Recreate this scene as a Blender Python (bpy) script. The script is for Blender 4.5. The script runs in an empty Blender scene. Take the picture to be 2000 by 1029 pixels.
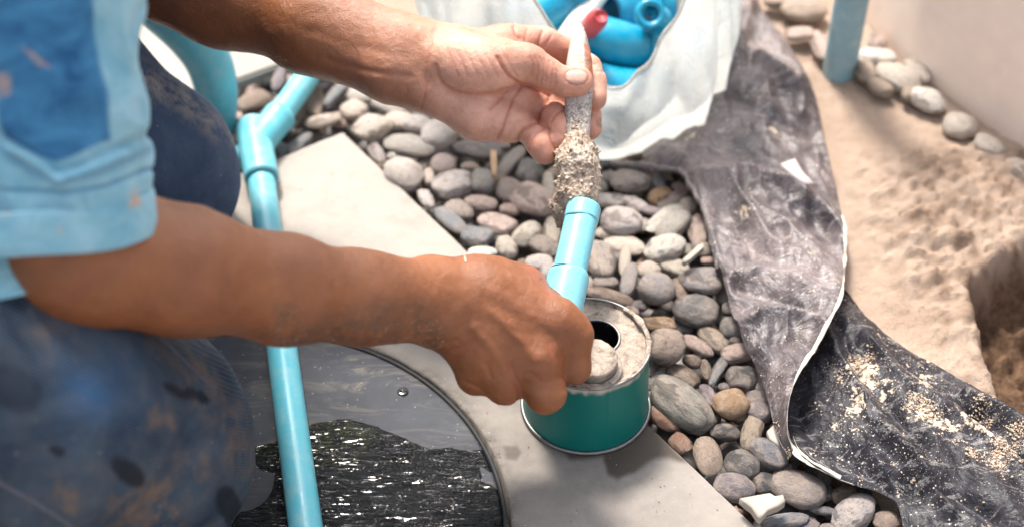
import bpy, bmesh, math, random
import numpy as np
from mathutils import Vector, Matrix
from mathutils.bvhtree import BVHTree

random.seed(7); RNG = np.random.RandomState(7)
C = bpy.context.scene.collection
sc = bpy.context.scene

# ------------------------------------------------------------------ camera, light, exposure
F = 3200.0; PITCH = math.radians(44.0); H = 0.984
cam_d = bpy.data.cameras.new('camera'); cam = bpy.data.objects.new('camera', cam_d); C.objects.link(cam)
cam.location = (0, 0, H); cam.rotation_euler = (math.pi/2 - PITCH, 0, 0)
cam_d.sensor_width = 36; cam_d.lens = F*36/2000.0; cam_d.clip_start = 0.05; cam_d.clip_end = 60
cam_d.dof.use_dof = True; cam_d.dof.focus_distance = 1.245; cam_d.dof.aperture_fstop = 3.1; cam_d.dof.aperture_blades = 8
sc.camera = cam
SUN_EL, SUN_AZ = math.radians(58), math.radians(-18)      # azimuth from +Y (behind the scene), towards the left
w = bpy.data.worlds.new('World'); sc.world = w; w.use_nodes = True
wn = w.node_tree; wn.nodes.clear()
sky = wn.nodes.new('ShaderNodeTexSky'); sky.sky_type = 'NISHITA'; sky.sun_disc = False
sky.sun_elevation = SUN_EL; sky.sun_rotation = SUN_AZ; sky.dust_density = 4.0; sky.air_density = 1.0
bg = wn.nodes.new('ShaderNodeBackground'); bg.inputs[1].default_value = 0.15
wo = wn.nodes.new('ShaderNodeOutputWorld'); hs = wn.nodes.new('ShaderNodeHueSaturation'); hs.inputs['Saturation'].default_value = .38; wn.links.new(sky.outputs[0], hs.inputs['Color']); wn.links.new(hs.outputs[0], bg.inputs[0]); wn.links.new(bg.outputs[0], wo.inputs[0])
sd = bpy.data.lights.new('sun', 'SUN'); sd.energy = 2.8; sd.angle = math.radians(11); sd.color = (1.0, 0.92, 0.82)
so = bpy.data.objects.new('sun', sd); C.objects.link(so)
sdir = Vector((math.sin(SUN_AZ)*math.cos(SUN_EL), math.cos(SUN_AZ)*math.cos(SUN_EL), math.sin(SUN_EL)))
so.rotation_euler = sdir.to_track_quat('Z', 'Y').to_euler(); so.location = (0, 1, 3)
vs = sc.view_settings; vs.view_transform = 'Standard'; vs.look = 'None'; vs.exposure = 1.25; vs.gamma = 1.0; vs.use_curve_mapping = False
sc.cycles.max_bounces = 8; sc.cycles.transparent_max_bounces = 12

# ------------------------------------------------------------------ helpers
cp, sp = math.cos(PITCH), math.sin(PITCH)
Fw = np.array([0, cp, -sp]); Up = np.array([0, sp, cp]); Rt = np.array([1.0, 0, 0]); CAM = np.array([0, 0, H])
def P(u, v, d):
    return CAM + Rt*((u-1000)/F*d) + Up*(-(v-514.5)/F*d) + Fw*d
def G(u, v, z=0.0):
    r = Rt*((u-1000)/F) + Up*(-(v-514.5)/F) + Fw
    return CAM + r*((z-H)/r[2])
def PX(p):
    q = np.asarray(p) - CAM; d = q@Fw
    return 1000 + (q@Rt)/d*F, 514.5 - (q@Up)/d*F, d
def dep(v, z=0.0): return PX(G(1000, v, z))[2]

def _h(ix, iy, iz, s):
    n = (ix*374761393 + iy*668265263 + iz*2147483647 + s*1274126177) & 0xffffffff
    n = ((n ^ (n >> 13))*1274126177) & 0xffffffff
    n = ((n ^ (n >> 16))*2246822519) & 0xffffffff
    return ((n ^ (n >> 15)) & 0xffff)/65535.0*2 - 1
def noise(p, scale=1.0, seed=0, octaves=1):
    p = np.asarray(p, float); out = np.zeros(len(p)); amp = 1.0
    for o in range(octaves):
        q = p*scale; i = np.floor(q).astype(np.int64); f = q - i; f = f*f*(3-2*f)
        for dx in (0, 1):
            for dy in (0, 1):
                for dz in (0, 1):
                    wgt = (f[:, 0] if dx else 1-f[:, 0])*(f[:, 1] if dy else 1-f[:, 1])*(f[:, 2] if dz else 1-f[:, 2])
                    out += amp*wgt*_h(i[:, 0]+dx, i[:, 1]+dy, i[:, 2]+dz, seed+o)
        scale *= 2.03; amp *= 0.5
    return out
def sst(a, b, x):
    t = np.clip((x-a)/(b-a+1e-12), 0, 1); return t*t*(3-2*t)

def mesh(name, v, f, mat=None, smooth=True):
    me = bpy.data.meshes.new(name)
    v = np.asarray(v, np.float32)
    if isinstance(f, np.ndarray) and len(f):
        nf, k = f.shape
        me.vertices.add(len(v)); me.vertices.foreach_set('co', v.ravel())
        me.loops.add(nf*k); me.loops.foreach_set('vertex_index', f.astype(np.int32).ravel())
        me.polygons.add(nf); me.polygons.foreach_set('loop_start', np.arange(0, nf*k, k, dtype=np.int32))
        me.update(calc_edges=True); me.validate()
    else:
        me.from_pydata([tuple(map(float, x)) for x in v], [], [tuple(x) for x in f]); me.update()
    me.polygons.foreach_set('use_smooth', [smooth]*len(me.polygons))
    if mat: me.materials.append(mat)
    return me
def link(name, me, parent=None, loc=(0, 0, 0)):
    o = bpy.data.objects.new(name, me); C.objects.link(o); o.location = loc
    if parent: o.parent = parent
    return o
def obj(name, v, f, mat, parent=None, smooth=True, center=False):
    v = np.asarray(v, float)
    if parent is not None and parent.type == 'EMPTY': v = v - np.array(parent.location)
    return link(name, mesh(name, v, f, mat, smooth), parent)
def tag(o, label=None, cat=None, group=None, kind=None):
    if label: o['label'] = label
    if cat: o['category'] = cat
    if group: o['group'] = group
    if kind: o['kind'] = kind
    return o
def thing(name, loc, label, cat, group=None):
    o = bpy.data.objects.new(name, None); C.objects.link(o); o.location = [float(x) for x in loc]; o.empty_display_size = .02
    return tag(o, label, cat, group)
def attr(me, name, vals):
    a = me.attributes.new(name, 'FLOAT', 'POINT'); a.data.foreach_set('value', np.asarray(vals, np.float32)); return a
def grid_faces(n, m, wrap=False):
    i, j = np.meshgrid(np.arange(n-1), np.arange(m if wrap else m-1), indexing='ij'); j2 = (j+1) % m
    return np.stack([i*m+j, (i+1)*m+j, (i+1)*m+j2, i*m+j2], -1).reshape(-1, 4)
def catmull(pts, n):
    pts = np.asarray(pts, float); P_ = np.vstack([2*pts[0]-pts[1], pts, 2*pts[-1]-pts[-2]])
    out = []
    for t in np.linspace(0, len(pts)-1-1e-6, n):
        i = int(t); f = t-i; a, b, c, d = P_[i:i+4]
        out.append(.5*((2*b)+(-a+c)*f+(2*a-5*b+4*c-d)*f*f+(-a+3*b-3*c+d)*f**3))
    return np.array(out)
def frame_dirs(path):
    T = np.gradient(path, axis=0); T /= np.linalg.norm(T, axis=1)[:, None]
    ref = np.array([0, 0, 1.0]) if abs(T[0][2]) < .9 else np.array([1.0, 0, 0])
    N = []; n = ref - T[0]*(ref@T[0]); n /= np.linalg.norm(n)
    for t in T:
        n = n - t*(n@t); n /= np.linalg.norm(n); N.append(n)
    N = np.array(N); return T, N, np.cross(T, N)
def tube(path, r, seg=48, wall=None):
    """Tube along a path. r scalar or array; with wall: a hollow pipe with inner skin and end lips."""
    path = np.asarray(path, float); n = len(path); r = np.broadcast_to(r, (n,))
    T, N, B = frame_dirs(path); a = np.linspace(0, 2*np.pi, seg, endpoint=False)
    ring = lambda i, rr: path[i] + rr*(np.cos(a)[:, None]*N[i] + np.sin(a)[:, None]*B[i])
    V = [ring(i, r[i]) for i in range(n)]
    if wall:
        V = V + [ring(i, r[i]-wall) for i in range(n-1, -1, -1)] + [ring(0, r[0])]
        v = np.vstack(V); f = grid_faces(len(V), seg, True)
        return v, [tuple(q) for q in f]
    v = np.vstack(V); f = [tuple(q) for q in grid_faces(n, seg, True)]
    f.append(tuple(range(seg))[::-1]); f.append(tuple(range((n-1)*seg, n*seg)))
    return v, f
def lathe(prof, seg=96, cen=(0, 0, 0)):
    a = np.linspace(0, 2*np.pi, seg, endpoint=False); V = []
    for (r, z) in prof: V.append(np.stack([r*np.cos(a), r*np.sin(a), np.full(seg, z)], 1))
    return np.vstack(V)+np.array(cen), grid_faces(len(prof), seg, True)
def pdist(u, v, poly, closed=False):
    poly = np.asarray(poly, float); d = np.full(len(u), 1e9)
    n = len(poly); rng = range(n if closed else n-1)
    for i in rng:
        a = poly[i]; b = poly[(i+1) % n]; ab = b-a; L = ab@ab + 1e-9
        t = np.clip(((u-a[0])*ab[0]+(v-a[1])*ab[1])/L, 0, 1)
        d = np.minimum(d, np.hypot(u-a[0]-t*ab[0], v-a[1]-t*ab[1]))
    return d
def inpoly(u, v, poly):
    ins = np.zeros(len(u), bool); n = len(poly)
    for i in range(n):
        x1, y1 = poly[i]; x2, y2 = poly[(i+1) % n]
        c = ((y1 > v) != (y2 > v)); ins ^= c & (u < (x2-x1)*(v-y1)/((y2-y1) if y2 != y1 else 1e-9)+x1)
    return ins
def spoly(u, v, poly, soft):
    """1 inside a polygon, falling to 0 over soft px outside."""
    d = pdist(u, v, poly, True); return sst(soft, -soft, np.where(inpoly(u, v, poly), -d, d))

# ------------------------------------------------------------------ materials
class M:
    def __init__(s, name):
        s.m = bpy.data.materials.new(name); s.m.use_nodes = True; s.t = s.m.node_tree; s.t.nodes.clear()
        s.o = s.n('ShaderNodeOutputMaterial'); s.b = s.n('ShaderNodeBsdfPrincipled'); s.l(s.b.outputs[0], s.o.inputs[0])
    def n(s, t, **k):
        x = s.t.nodes.new(t)
        for a, b in k.items(): setattr(x, a, b)
        return x
    def l(s, a, b): s.t.links.new(a, b)
    def coord(s, kind='Object', scale=None):
        c = s.n('ShaderNodeTexCoord').outputs[kind]
        if scale:
            mp = s.n('ShaderNodeMapping'); mp.inputs['Scale'].default_value = scale; s.l(c, mp.inputs[0]); return mp.outputs[0]
        return c
    def noise(s, sc_, det=6, rough=.6, vec=None, dist=0):
        x = s.n('ShaderNodeTexNoise'); x.inputs['Scale'].default_value = sc_; x.inputs['Detail'].default_value = det
        x.inputs['Roughness'].default_value = rough; x.inputs['Distortion'].default_value = dist
        s.l(vec or s.coord(), x.inputs['Vector']); return x.outputs['Fac']
    def vor(s, sc_, feat='F1', vec=None, out='Distance'):
        x = s.n('ShaderNodeTexVoronoi', feature=feat); x.inputs['Scale'].default_value = sc_; s.l(vec or s.coord(), x.inputs['Vector']); return x.outputs[out]
    def ramp(s, f, stops, const=False):
        r = s.n('ShaderNodeValToRGB'); e = r.color_ramp.elements
        if const: r.color_ramp.interpolation = 'CONSTANT'
        while len(e) < len(stops): e.new(.5)
        for i, (p_, c) in enumerate(stops):
            e[i].position = p_; e[i].color = (*c, 1) if isinstance(c, tuple) else (c, c, c, 1)
        s.l(f, r.inputs[0]); return r.outputs[0]
    def mix(s, f, a, b, mode='MIX'):
        x = s.n('ShaderNodeMix', data_type='RGBA', blend_type=mode)
        for i_, val in ((0, f), (6, a), (7, b)):
            sock = x.inputs[i_]
            if hasattr(val, 'is_linked'): s.l(val, sock)
            elif isinstance(val, tuple): sock.default_value = (*val, 1)
            else: sock.default_value = val if i_ == 0 else (val, val, val, 1)
        return x.outputs[2]
    def math(s, op, a, b=0.0, clamp=False):
        x = s.n('ShaderNodeMath', operation=op, use_clamp=clamp)
        for sock, val in ((x.inputs[0], a), (x.inputs[1], b)):
            if hasattr(val, 'is_linked'): s.l(val, sock)
            else: sock.default_value = val
        return x.outputs[0]
    def at(s, name): return s.n('ShaderNodeAttribute', attribute_name=name).outputs['Fac']
    def bump(s, hs):
        """hs: list of (height socket, strength, distance m)."""
        prev = None
        for h_, st, di in hs:
            b = s.n('ShaderNodeBump'); b.inputs['Strength'].default_value = st; b.inputs['Distance'].default_value = di
            s.l(h_, b.inputs['Height'])
            if prev: s.l(prev, b.inputs['Normal'])
            prev = b.outputs[0]
        s.l(prev, s.b.inputs['Normal']); return s
    def set(s, base=None, rough=None, spec=None, metal=None, **k):
        d = {'Base Color': base, 'Roughness': rough, 'Specular IOR Level': spec, 'Metallic': metal, **k}
        for a, v in d.items():
            if v is None: continue
            sock = s.b.inputs[a]
            if hasattr(v, 'is_linked'): s.l(v, sock)
            else: sock.default_value = (*v, 1) if isinstance(v, tuple) and len(v) == 3 and sock.type == 'RGBA' else v
        return s

def m_skin():
    m = M('skin'); palm = m.at('palm'); red = m.at('red'); dirt = m.at('dirt')
    n1 = m.noise(22, 5, .6); n2 = m.noise(160, 4, .6)
    tan = m.ramp(n1, [(.3, (.185, .060, .019)), (.7, (.30, .108, .037))])
    pal = m.ramp(n1, [(.3, (.54, .265, .185)), (.7, (.69, .39, .285))])
    c = m.mix(palm, tan, pal)
    c = m.mix(m.math('MULTIPLY', red, .75), c, (.42, .10, .07))
    c = m.mix(m.math('MULTIPLY', m.ramp(n2, [(.45, 0.0), (.7, 1.0)]), .25), c, (.30, .12, .07))
    dn = m.math('MULTIPLY', dirt, m.ramp(m.noise(120, 6, .75), [(.32, 0.0), (.62, 1.0)]), True)
    c = m.mix(m.math('MULTIPLY', dn, .9), c, (.085, .048, .030))
    v1 = m.vor(950, 'DISTANCE_TO_EDGE', m.coord('Object', (1, 1, 1)))
    v2 = m.noise(1500, 3, .6); w1 = m.noise(90, 5, .65, dist=1.0)
    m.set(base=c, rough=m.ramp(n2, [(.3, .34), (.7, .54)]), spec=.5)
    m.set(**{'Subsurface Weight': .18, 'Subsurface Scale': .006}); m.b.inputs['Subsurface Radius'].default_value = (1, .35, .2)
    return m.bump([(w1, .6, .0016), (v1, .6, .0006), (v2, .4, .0004)]).m
def m_nail():
    m = M('fingernail'); m.set(base=m.ramp(m.noise(300, 3), [(.3, (.56, .33, .26)), (.7, (.64, .41, .33))]), rough=.38, spec=.5)
    return m.bump([(m.noise(400, 2, .5, m.coord('Object', (1, .2, 1))), .2, .0003)]).m
def m_pvc(name, c1, c2, dust=.35, rough=.28):
    m = M(name); n = m.noise(30, 5, .6); s = m.noise(60, 6, .7)
    c = m.mix(n, c1, c2); c = m.mix(m.math('MULTIPLY', m.ramp(s, [(.48, 0.0), (.75, 1.0)]), dust), c, (.55, .55, .50))
    m.set(base=c, rough=m.ramp(s, [(.35, rough), (.7, rough+.22)]), spec=.5)
    return m.bump([(m.noise(500, 4, .6, m.coord('Object', (1, .12, 1))), .12, .0004), (s, .15, .0006)]).m
def m_pebble():
    m = M('pebble_stone'); oi = m.n('ShaderNodeObjectInfo'); col = oi.outputs['Color']; rnd = oi.outputs['Random']
    va = m.n('ShaderNodeVectorMath', operation='ADD'); m.l(m.coord(), va.inputs[0])
    cmb = m.n('ShaderNodeCombineXYZ'); m.l(m.math('MULTIPLY', rnd, 40.0), cmb.inputs[0]); m.l(m.math('MULTIPLY', rnd, 17.0), cmb.inputs[1]); m.l(cmb.outputs[0], va.inputs[1])
    vec = va.outputs[0]
    big = m.noise(1.3, 4, .6, vec, .5); mid = m.noise(6, 6, .7, vec); fine = m.noise(30, 4, .7, vec)
    c = m.mix(m.ramp(big, [(.42, 0.0), (.62, 1.0)]), col, m.mix(.45, col, (.38, .30, .24)))
    c = m.mix(m.ramp(mid, [(.35, 1.0), (.52, 0.0)]), c, m.mix(1.0, c, (.62, .60, .62), 'MULTIPLY'))
    c = m.mix(m.math('MULTIPLY', m.ramp(fine, [(.58, 0.0), (.72, 1.0)]), .4), c, (.60, .55, .50))
    sp_ = m.ramp(m.vor(9, 'F1', vec), [(.05, 1.0), (.09, 0.0)]); c = m.mix(m.math('MULTIPLY', sp_, m.ramp(m.noise(2.5, 2, .5, vec), [(.5, 0.0), (.62, 1.0)])), c, (.70, .64, .56))
    pt = m.ramp(m.noise(1.1, 6, .62, m.coord('Object', (1, 1, 1)), .3), [(.54, 0.0), (.57, 1.0)]); pm = m.math('MULTIPLY', pt, m.math('GREATER_THAN', rnd, .45)); c = m.mix(pm, c, m.mix(1.0, c, (.52, .50, .50), 'MULTIPLY'))
    m.set(base=c, rough=m.math('SUBTRACT', m.ramp(mid, [(.3, .42), (.6, .74)]), m.math('MULTIPLY', pm, .18)), spec=.45)
    return m.bump([(mid, .55, .0050), (fine, .5, .0016)]).m
def m_concrete():
    m = M('slab_concrete'); wet = m.at('wet'); dirt = m.at('dirt')
    n1 = m.noise(9, 6, .65); n2 = m.noise(70, 6, .7); n3 = m.noise(900, 3, .7)
    c = m.ramp(n1, [(.3, (.31, .278, .25)), (.7, (.385, .35, .318))])
    c = m.mix(m.math('MULTIPLY', m.ramp(n2, [(.4, 0.0), (.65, 1.0)]), .34), c, (.30, .27, .245)); c = m.mix(m.math('MULTIPLY', m.ramp(m.noise(16, 7, .7, dist=.6), [(.52, 0.0), (.64, 1.0)]), .30), c, (.24, .21, .185))
    c = m.mix(m.math('MULTIPLY', m.ramp(n3, [(.6, 0.0), (.7, 1.0)]), .25), c, (.62, .58, .54))
    c = m.mix(m.math('MULTIPLY', dirt, m.ramp(m.noise(28, 6, .7), [(.35, .62), (.6, 1.0)])), c, (.165, .148, .133))  # rim dirt plus the lower slab's painted shade
    c = m.mix(m.math('MULTIPLY', m.ramp(m.vor(120), [(.05, 1.0), (.10, 0.0)]), .35), c, (.60, .56, .52))
    c = m.mix(m.math('MULTIPLY', wet, .95), c, (.050, .038, .029))
    m.set(base=c, rough=m.math('SUBTRACT', .85, m.math('MULTIPLY', wet, .12)), spec=.25)
    return m.bump([(n2, .25, .0015), (n3, .35, .0006)]).m
def m_cover():
    m = M('cover_slate'); wet = m.at('wet'); sand = m.at('sand'); moss = m.at('moss')
    n1 = m.noise(14, 6, .65); n2 = m.noise(120, 6, .75); st = m.noise(26, 6, .7, m.coord('Object', (.55, 2.2, 1)), 1.2)
    c = m.ramp(n1, [(.3, (.024, .027, .036)), (.7, (.054, .060, .073))])
    c = m.mix(m.math('MULTIPLY', m.ramp(st, [(.50, 0.0), (.68, 1.0)]), m.math('ADD', .22, m.math('MULTIPLY', sand, .7), True)), c, (.30, .25, .20))
    c = m.mix(m.math('MULTIPLY', m.ramp(m.vor(160), [(.06, 1.0), (.12, 0.0)]), .5), c, (.42, .38, .33))
    wetm = m.ramp(m.math('ADD', wet, m.math('MULTIPLY', m.math('SUBTRACT', n2, .5), .5)), [(.40, 0.0), (.60, 1.0)])
    c = m.mix(wetm, c, (.004, .0045, .006)); c = m.mix(m.math('MULTIPLY', moss, m.ramp(n2, [(.44, 0.0), (.60, .6)])), c, (.038, .044, .012))
    m.set(base=c, rough=m.math('SUBTRACT', .66, m.math('MULTIPLY', wetm, .60)), spec=m.math('SUBTRACT', .3, m.math('MULTIPLY', wetm, .06)))
    rip = m.ramp(m.noise(100, 3, .6, m.coord('Object', (.30, 1.7, 1)), 2.4), [(.44, 0.0), (.68, 1.0)]); gr = m.ramp(m.noise(420, 3, .7), [(.50, 0.0), (.66, 1.0)])
    h1 = m.math('MULTIPLY', rip, wetm); h2 = m.math('MULTIPLY', gr, m.math('ADD', .25, wetm))
    return m.bump([(h1, 1.0, .0015), (h2, .8, .0004)]).m
def m_sand():
    m = M('sand'); dmp = m.at('damp'); n1 = m.noise(12, 6, .65); n2 = m.noise(140, 6, .75); n3 = m.noise(1100, 3, .7)
    c = m.ramp(n1, [(.3, (.50, .365, .28)), (.7, (.64, .495, .395))])
    c = m.mix(m.math('MULTIPLY', m.ramp(n2, [(.5, 0.0), (.7, 1.0)]), .4), c, (.40, .26, .165))
    c = m.mix(m.ramp(n3, [(.62, 0.0), (.72, .5)]), c, (.80, .68, .55))
    c = m.mix(dmp, c, m.mix(m.ramp(n2, [(.35, 0.0), (.6, 1.0)]), (.09, .05, .03), (.27, .165, .105)))
    m.set(base=c, rough=.95, spec=.2); return m.bump([(n2, .8, .008), (m.noise(420, 4, .75), .8, .003), (n3, .8, .0016)]).m
def m_soil():
    m = M('soil'); n = m.noise(60, 6, .7); m.set(base=m.ramp(n, [(.3, (.03, .025, .022)), (.7, (.10, .085, .07))]), rough=.95); return m.bump([(n, .7, .01)]).m
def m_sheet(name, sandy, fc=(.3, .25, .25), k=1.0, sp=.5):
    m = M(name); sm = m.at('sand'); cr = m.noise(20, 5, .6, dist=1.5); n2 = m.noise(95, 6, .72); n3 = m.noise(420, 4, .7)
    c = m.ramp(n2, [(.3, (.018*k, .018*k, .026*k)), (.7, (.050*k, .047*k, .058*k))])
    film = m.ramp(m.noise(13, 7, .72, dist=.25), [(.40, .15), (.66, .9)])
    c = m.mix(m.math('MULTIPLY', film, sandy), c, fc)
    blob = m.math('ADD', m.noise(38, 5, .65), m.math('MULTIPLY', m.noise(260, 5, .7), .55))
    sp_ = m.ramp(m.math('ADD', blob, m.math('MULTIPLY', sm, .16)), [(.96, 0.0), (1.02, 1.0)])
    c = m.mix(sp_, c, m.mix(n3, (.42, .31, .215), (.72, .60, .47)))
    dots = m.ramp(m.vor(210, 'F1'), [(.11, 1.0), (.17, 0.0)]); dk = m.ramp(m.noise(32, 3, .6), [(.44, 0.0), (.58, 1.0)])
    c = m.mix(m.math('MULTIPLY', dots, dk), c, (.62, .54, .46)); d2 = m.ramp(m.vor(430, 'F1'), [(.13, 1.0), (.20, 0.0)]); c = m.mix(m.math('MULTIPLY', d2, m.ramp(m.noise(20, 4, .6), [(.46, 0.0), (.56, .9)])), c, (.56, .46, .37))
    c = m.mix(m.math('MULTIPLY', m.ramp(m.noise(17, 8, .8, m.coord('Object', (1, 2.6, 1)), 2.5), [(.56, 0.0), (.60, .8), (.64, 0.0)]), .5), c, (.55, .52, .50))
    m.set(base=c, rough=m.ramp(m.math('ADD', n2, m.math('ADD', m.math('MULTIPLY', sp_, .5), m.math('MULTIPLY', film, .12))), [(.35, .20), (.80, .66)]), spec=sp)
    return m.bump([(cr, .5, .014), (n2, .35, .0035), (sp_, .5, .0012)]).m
def m_denim(name, c1, c2, dirtc, gen=.5):
    m = M(name); d = m.at('dirt'); wet = m.at('wet'); blue = m.at('blue')
    co = m.coord('Object'); wv = m.n('ShaderNodeTexWave', wave_type='BANDS', bands_direction='DIAGONAL'); wv.inputs['Scale'].default_value = 190
    wv.inputs['Distortion'].default_value = 1.2; wv.inputs['Detail'].default_value = 2; m.l(co, wv.inputs['Vector'])
    n1 = m.noise(17, 6, .65, dist=.4); n2 = m.noise(60, 6, .7); n3 = m.noise(900, 2, .6)
    c = m.mix(m.ramp(n1, [(.35, 0.0), (.68, 1.0)]), c1, c2)
    c = m.mix(m.math('MULTIPLY', wv.outputs['Fac'], .26), c, m.mix(.5, c, (.30, .33, .38)))
    c = m.mix(m.math('MULTIPLY', blue, .5), c, (.025, .12, .28))
    dm = m.math('MULTIPLY', m.math('ADD', d, m.ramp(n1, [(.42, 0.0), (.62, gen)])), m.ramp(n2, [(.40, 0.0), (.60, 1.0)]), True)
    c = m.mix(m.math('MULTIPLY', dm, .75), c, dirtc)
    c = m.mix(m.ramp(m.vor(75), [(.035, .65), (.06, 0.0)]), c, (.42, .36, .28))
    c = m.mix(wet, c, (.012, .014, .020))
    m.set(base=c, rough=.88, spec=.2); return m.bump([(wv.outputs['Fac'], .45, .0006), (n3, .35, .0005), (n1, .3, .006)]).m
def m_shirt():
    m = M('shirt_cotton'); dk = m.at('dark'); d = m.at('dirt'); n1 = m.noise(26, 6, .7, dist=.8); n3 = m.noise(800, 2, .5)
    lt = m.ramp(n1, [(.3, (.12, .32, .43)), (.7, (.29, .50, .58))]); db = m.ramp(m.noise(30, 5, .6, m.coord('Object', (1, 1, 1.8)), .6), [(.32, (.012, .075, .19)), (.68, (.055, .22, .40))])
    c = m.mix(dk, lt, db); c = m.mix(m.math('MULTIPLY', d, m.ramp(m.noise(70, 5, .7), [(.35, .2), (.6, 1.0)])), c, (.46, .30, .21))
    m.set(base=c, rough=.85, spec=.2); m.b.inputs['Sheen Weight'].default_value = .15
    return m.bump([(n1, .4, .004), (n3, .4, .0005)]).m
def m_canpaint():
    m = M('teal_enamel'); n = m.noise(25, 5, .6); s = m.noise(200, 4, .7, m.coord('Object', (1, 1, .15)))
    c = m.ramp(n, [(.3, (.0, .120, .103)), (.7, (.002, .140, .122))]); c = m.mix(m.ramp(s, [(.62, 0.0), (.75, .35)]), c, (.02, .06, .06))
    c = m.mix(m.at('glue'), c, (.50, .45, .39))
    m.set(base=c, rough=.42, spec=.3); return m.bump([(m.noise(60, 3), .08, .002)]).m
def m_metal():
    m = M('tin_metal'); n = m.noise(120, 5, .7); m.set(base=m.ramp(n, [(.3, (.13, .13, .13)), (.7, (.30, .29, .28))]), rough=m.ramp(n, [(.3, .3), (.7, .55)]), metal=.9); return m.bump([(n, .2, .001)]).m
def m_glue():
    m = M('dried_glue'); n = m.noise(90, 6, .75, dist=.6); n2 = m.noise(420, 5, .75)
    c = m.ramp(n, [(.34, (.13, .095, .075)), (.46, (.32, .26, .21)), (.66, (.46, .39, .325))]); c = m.mix(m.ramp(n2, [(.36, .6), (.46, 0.0)]), c, (.16, .12, .11))
    m.set(base=c, rough=.75, spec=.3); return m.bump([(n, .5, .003), (n2, .5, .0012)]).m
def m_crust():
    m = M('brush_crust'); n = m.noise(140, 6, .8, dist=1.0); n2 = m.noise(600, 5, .75); n0 = m.noise(45, 4, .6)
    c = m.ramp(m.math('ADD', m.math('MULTIPLY', n, .6), m.math('MULTIPLY', m.noise(60, 5, .65, m.coord('Object', (1, 1, .5)), 1.5), .4)), [(.34, (.07, .045, .035)), (.44, (.24, .165, .12)), (.52, (.48, .38, .29)), (.64, (.76, .67, .56))])
    c = m.mix(m.ramp(n0, [(.54, 0.0), (.66, .6)]), c, (.24, .17, .15)); c = m.mix(m.ramp(n2, [(.60, 0.0), (.70, .5)]), c, (.85, .79, .70))
    m.set(base=c, rough=m.ramp(n2, [(.3, .22), (.7, .5)]), spec=.5); return m.bump([(n, .6, .003), (n2, .4, .0010)]).m
def m_handle():
    m = M('handle_wood'); g = m.at('grime'); ru = m.at('rust'); n = m.noise(70, 6, .75, dist=.6); n2 = m.noise(500, 5, .7)
    c = m.ramp(n, [(.3, (.40, .33, .28)), (.7, (.62, .55, .49))]); c = m.mix(m.math('MULTIPLY', g, .9), c, m.ramp(n2, [(.35, (.11, .09, .08)), (.52, (.33, .29, .26)), (.68, (.70, .65, .6))]))
    c = m.mix(m.math('MULTIPLY', ru, m.ramp(n2, [(.3, .4), (.55, 1.0)])), c, m.ramp(n, [(.35, (.10, .05, .04)), (.6, (.46, .14, .06))]))
    m.set(base=c, rough=.5, spec=.4); return m.bump([(n, .5, .0025), (n2, .5, .001)]).m
def m_bag():
    m = M('bag_plastic'); n = m.noise(9, 5, .6, dist=1.5); n2 = m.noise(30, 5, .6, dist=2.0)
    m.set(base=m.ramp(n, [(.40, (.74, .85, .87)), (.56, (.92, .91, .87))]), rough=.35, spec=.45)
    m.bump([(n, .6, .020), (m.math('ABSOLUTE', m.math('SUBTRACT', n2, .5)), .9, .035), (m.math('ABSOLUTE', m.math('SUBTRACT', m.noise(75, 3, .5, dist=1.2), .5)), .6, .010)])
    tr = m.n('ShaderNodeBsdfTranslucent'); tr.inputs[0].default_value = (.90, .90, .86, 1); tp = m.n('ShaderNodeBsdfTransparent'); tp.inputs[0].default_value = (.95, 1, 1, 1)
    a = m.n('ShaderNodeMixShader'); a.inputs[0].default_value = .42; m.l(m.b.outputs[0], a.inputs[1]); m.l(tr.outputs[0], a.inputs[2])
    b = m.n('ShaderNodeMixShader'); b.inputs[0].default_value = .10; m.l(a.outputs[0], b.inputs[1]); m.l(tp.outputs[0], b.inputs[2]); m.l(b.outputs[0], m.o.inputs[0]); return m.m
def m_plain(name, c, rough=.6, var=.2, ns=40, bd=.001):
    m = M(name); n = m.noise(ns, 5, .65); d = tuple(x*(1-var) for x in c); m.set(base=m.ramp(n, [(.3, d), (.7, c)]), rough=rough); return m.bump([(n, .3, bd)]).m

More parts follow.
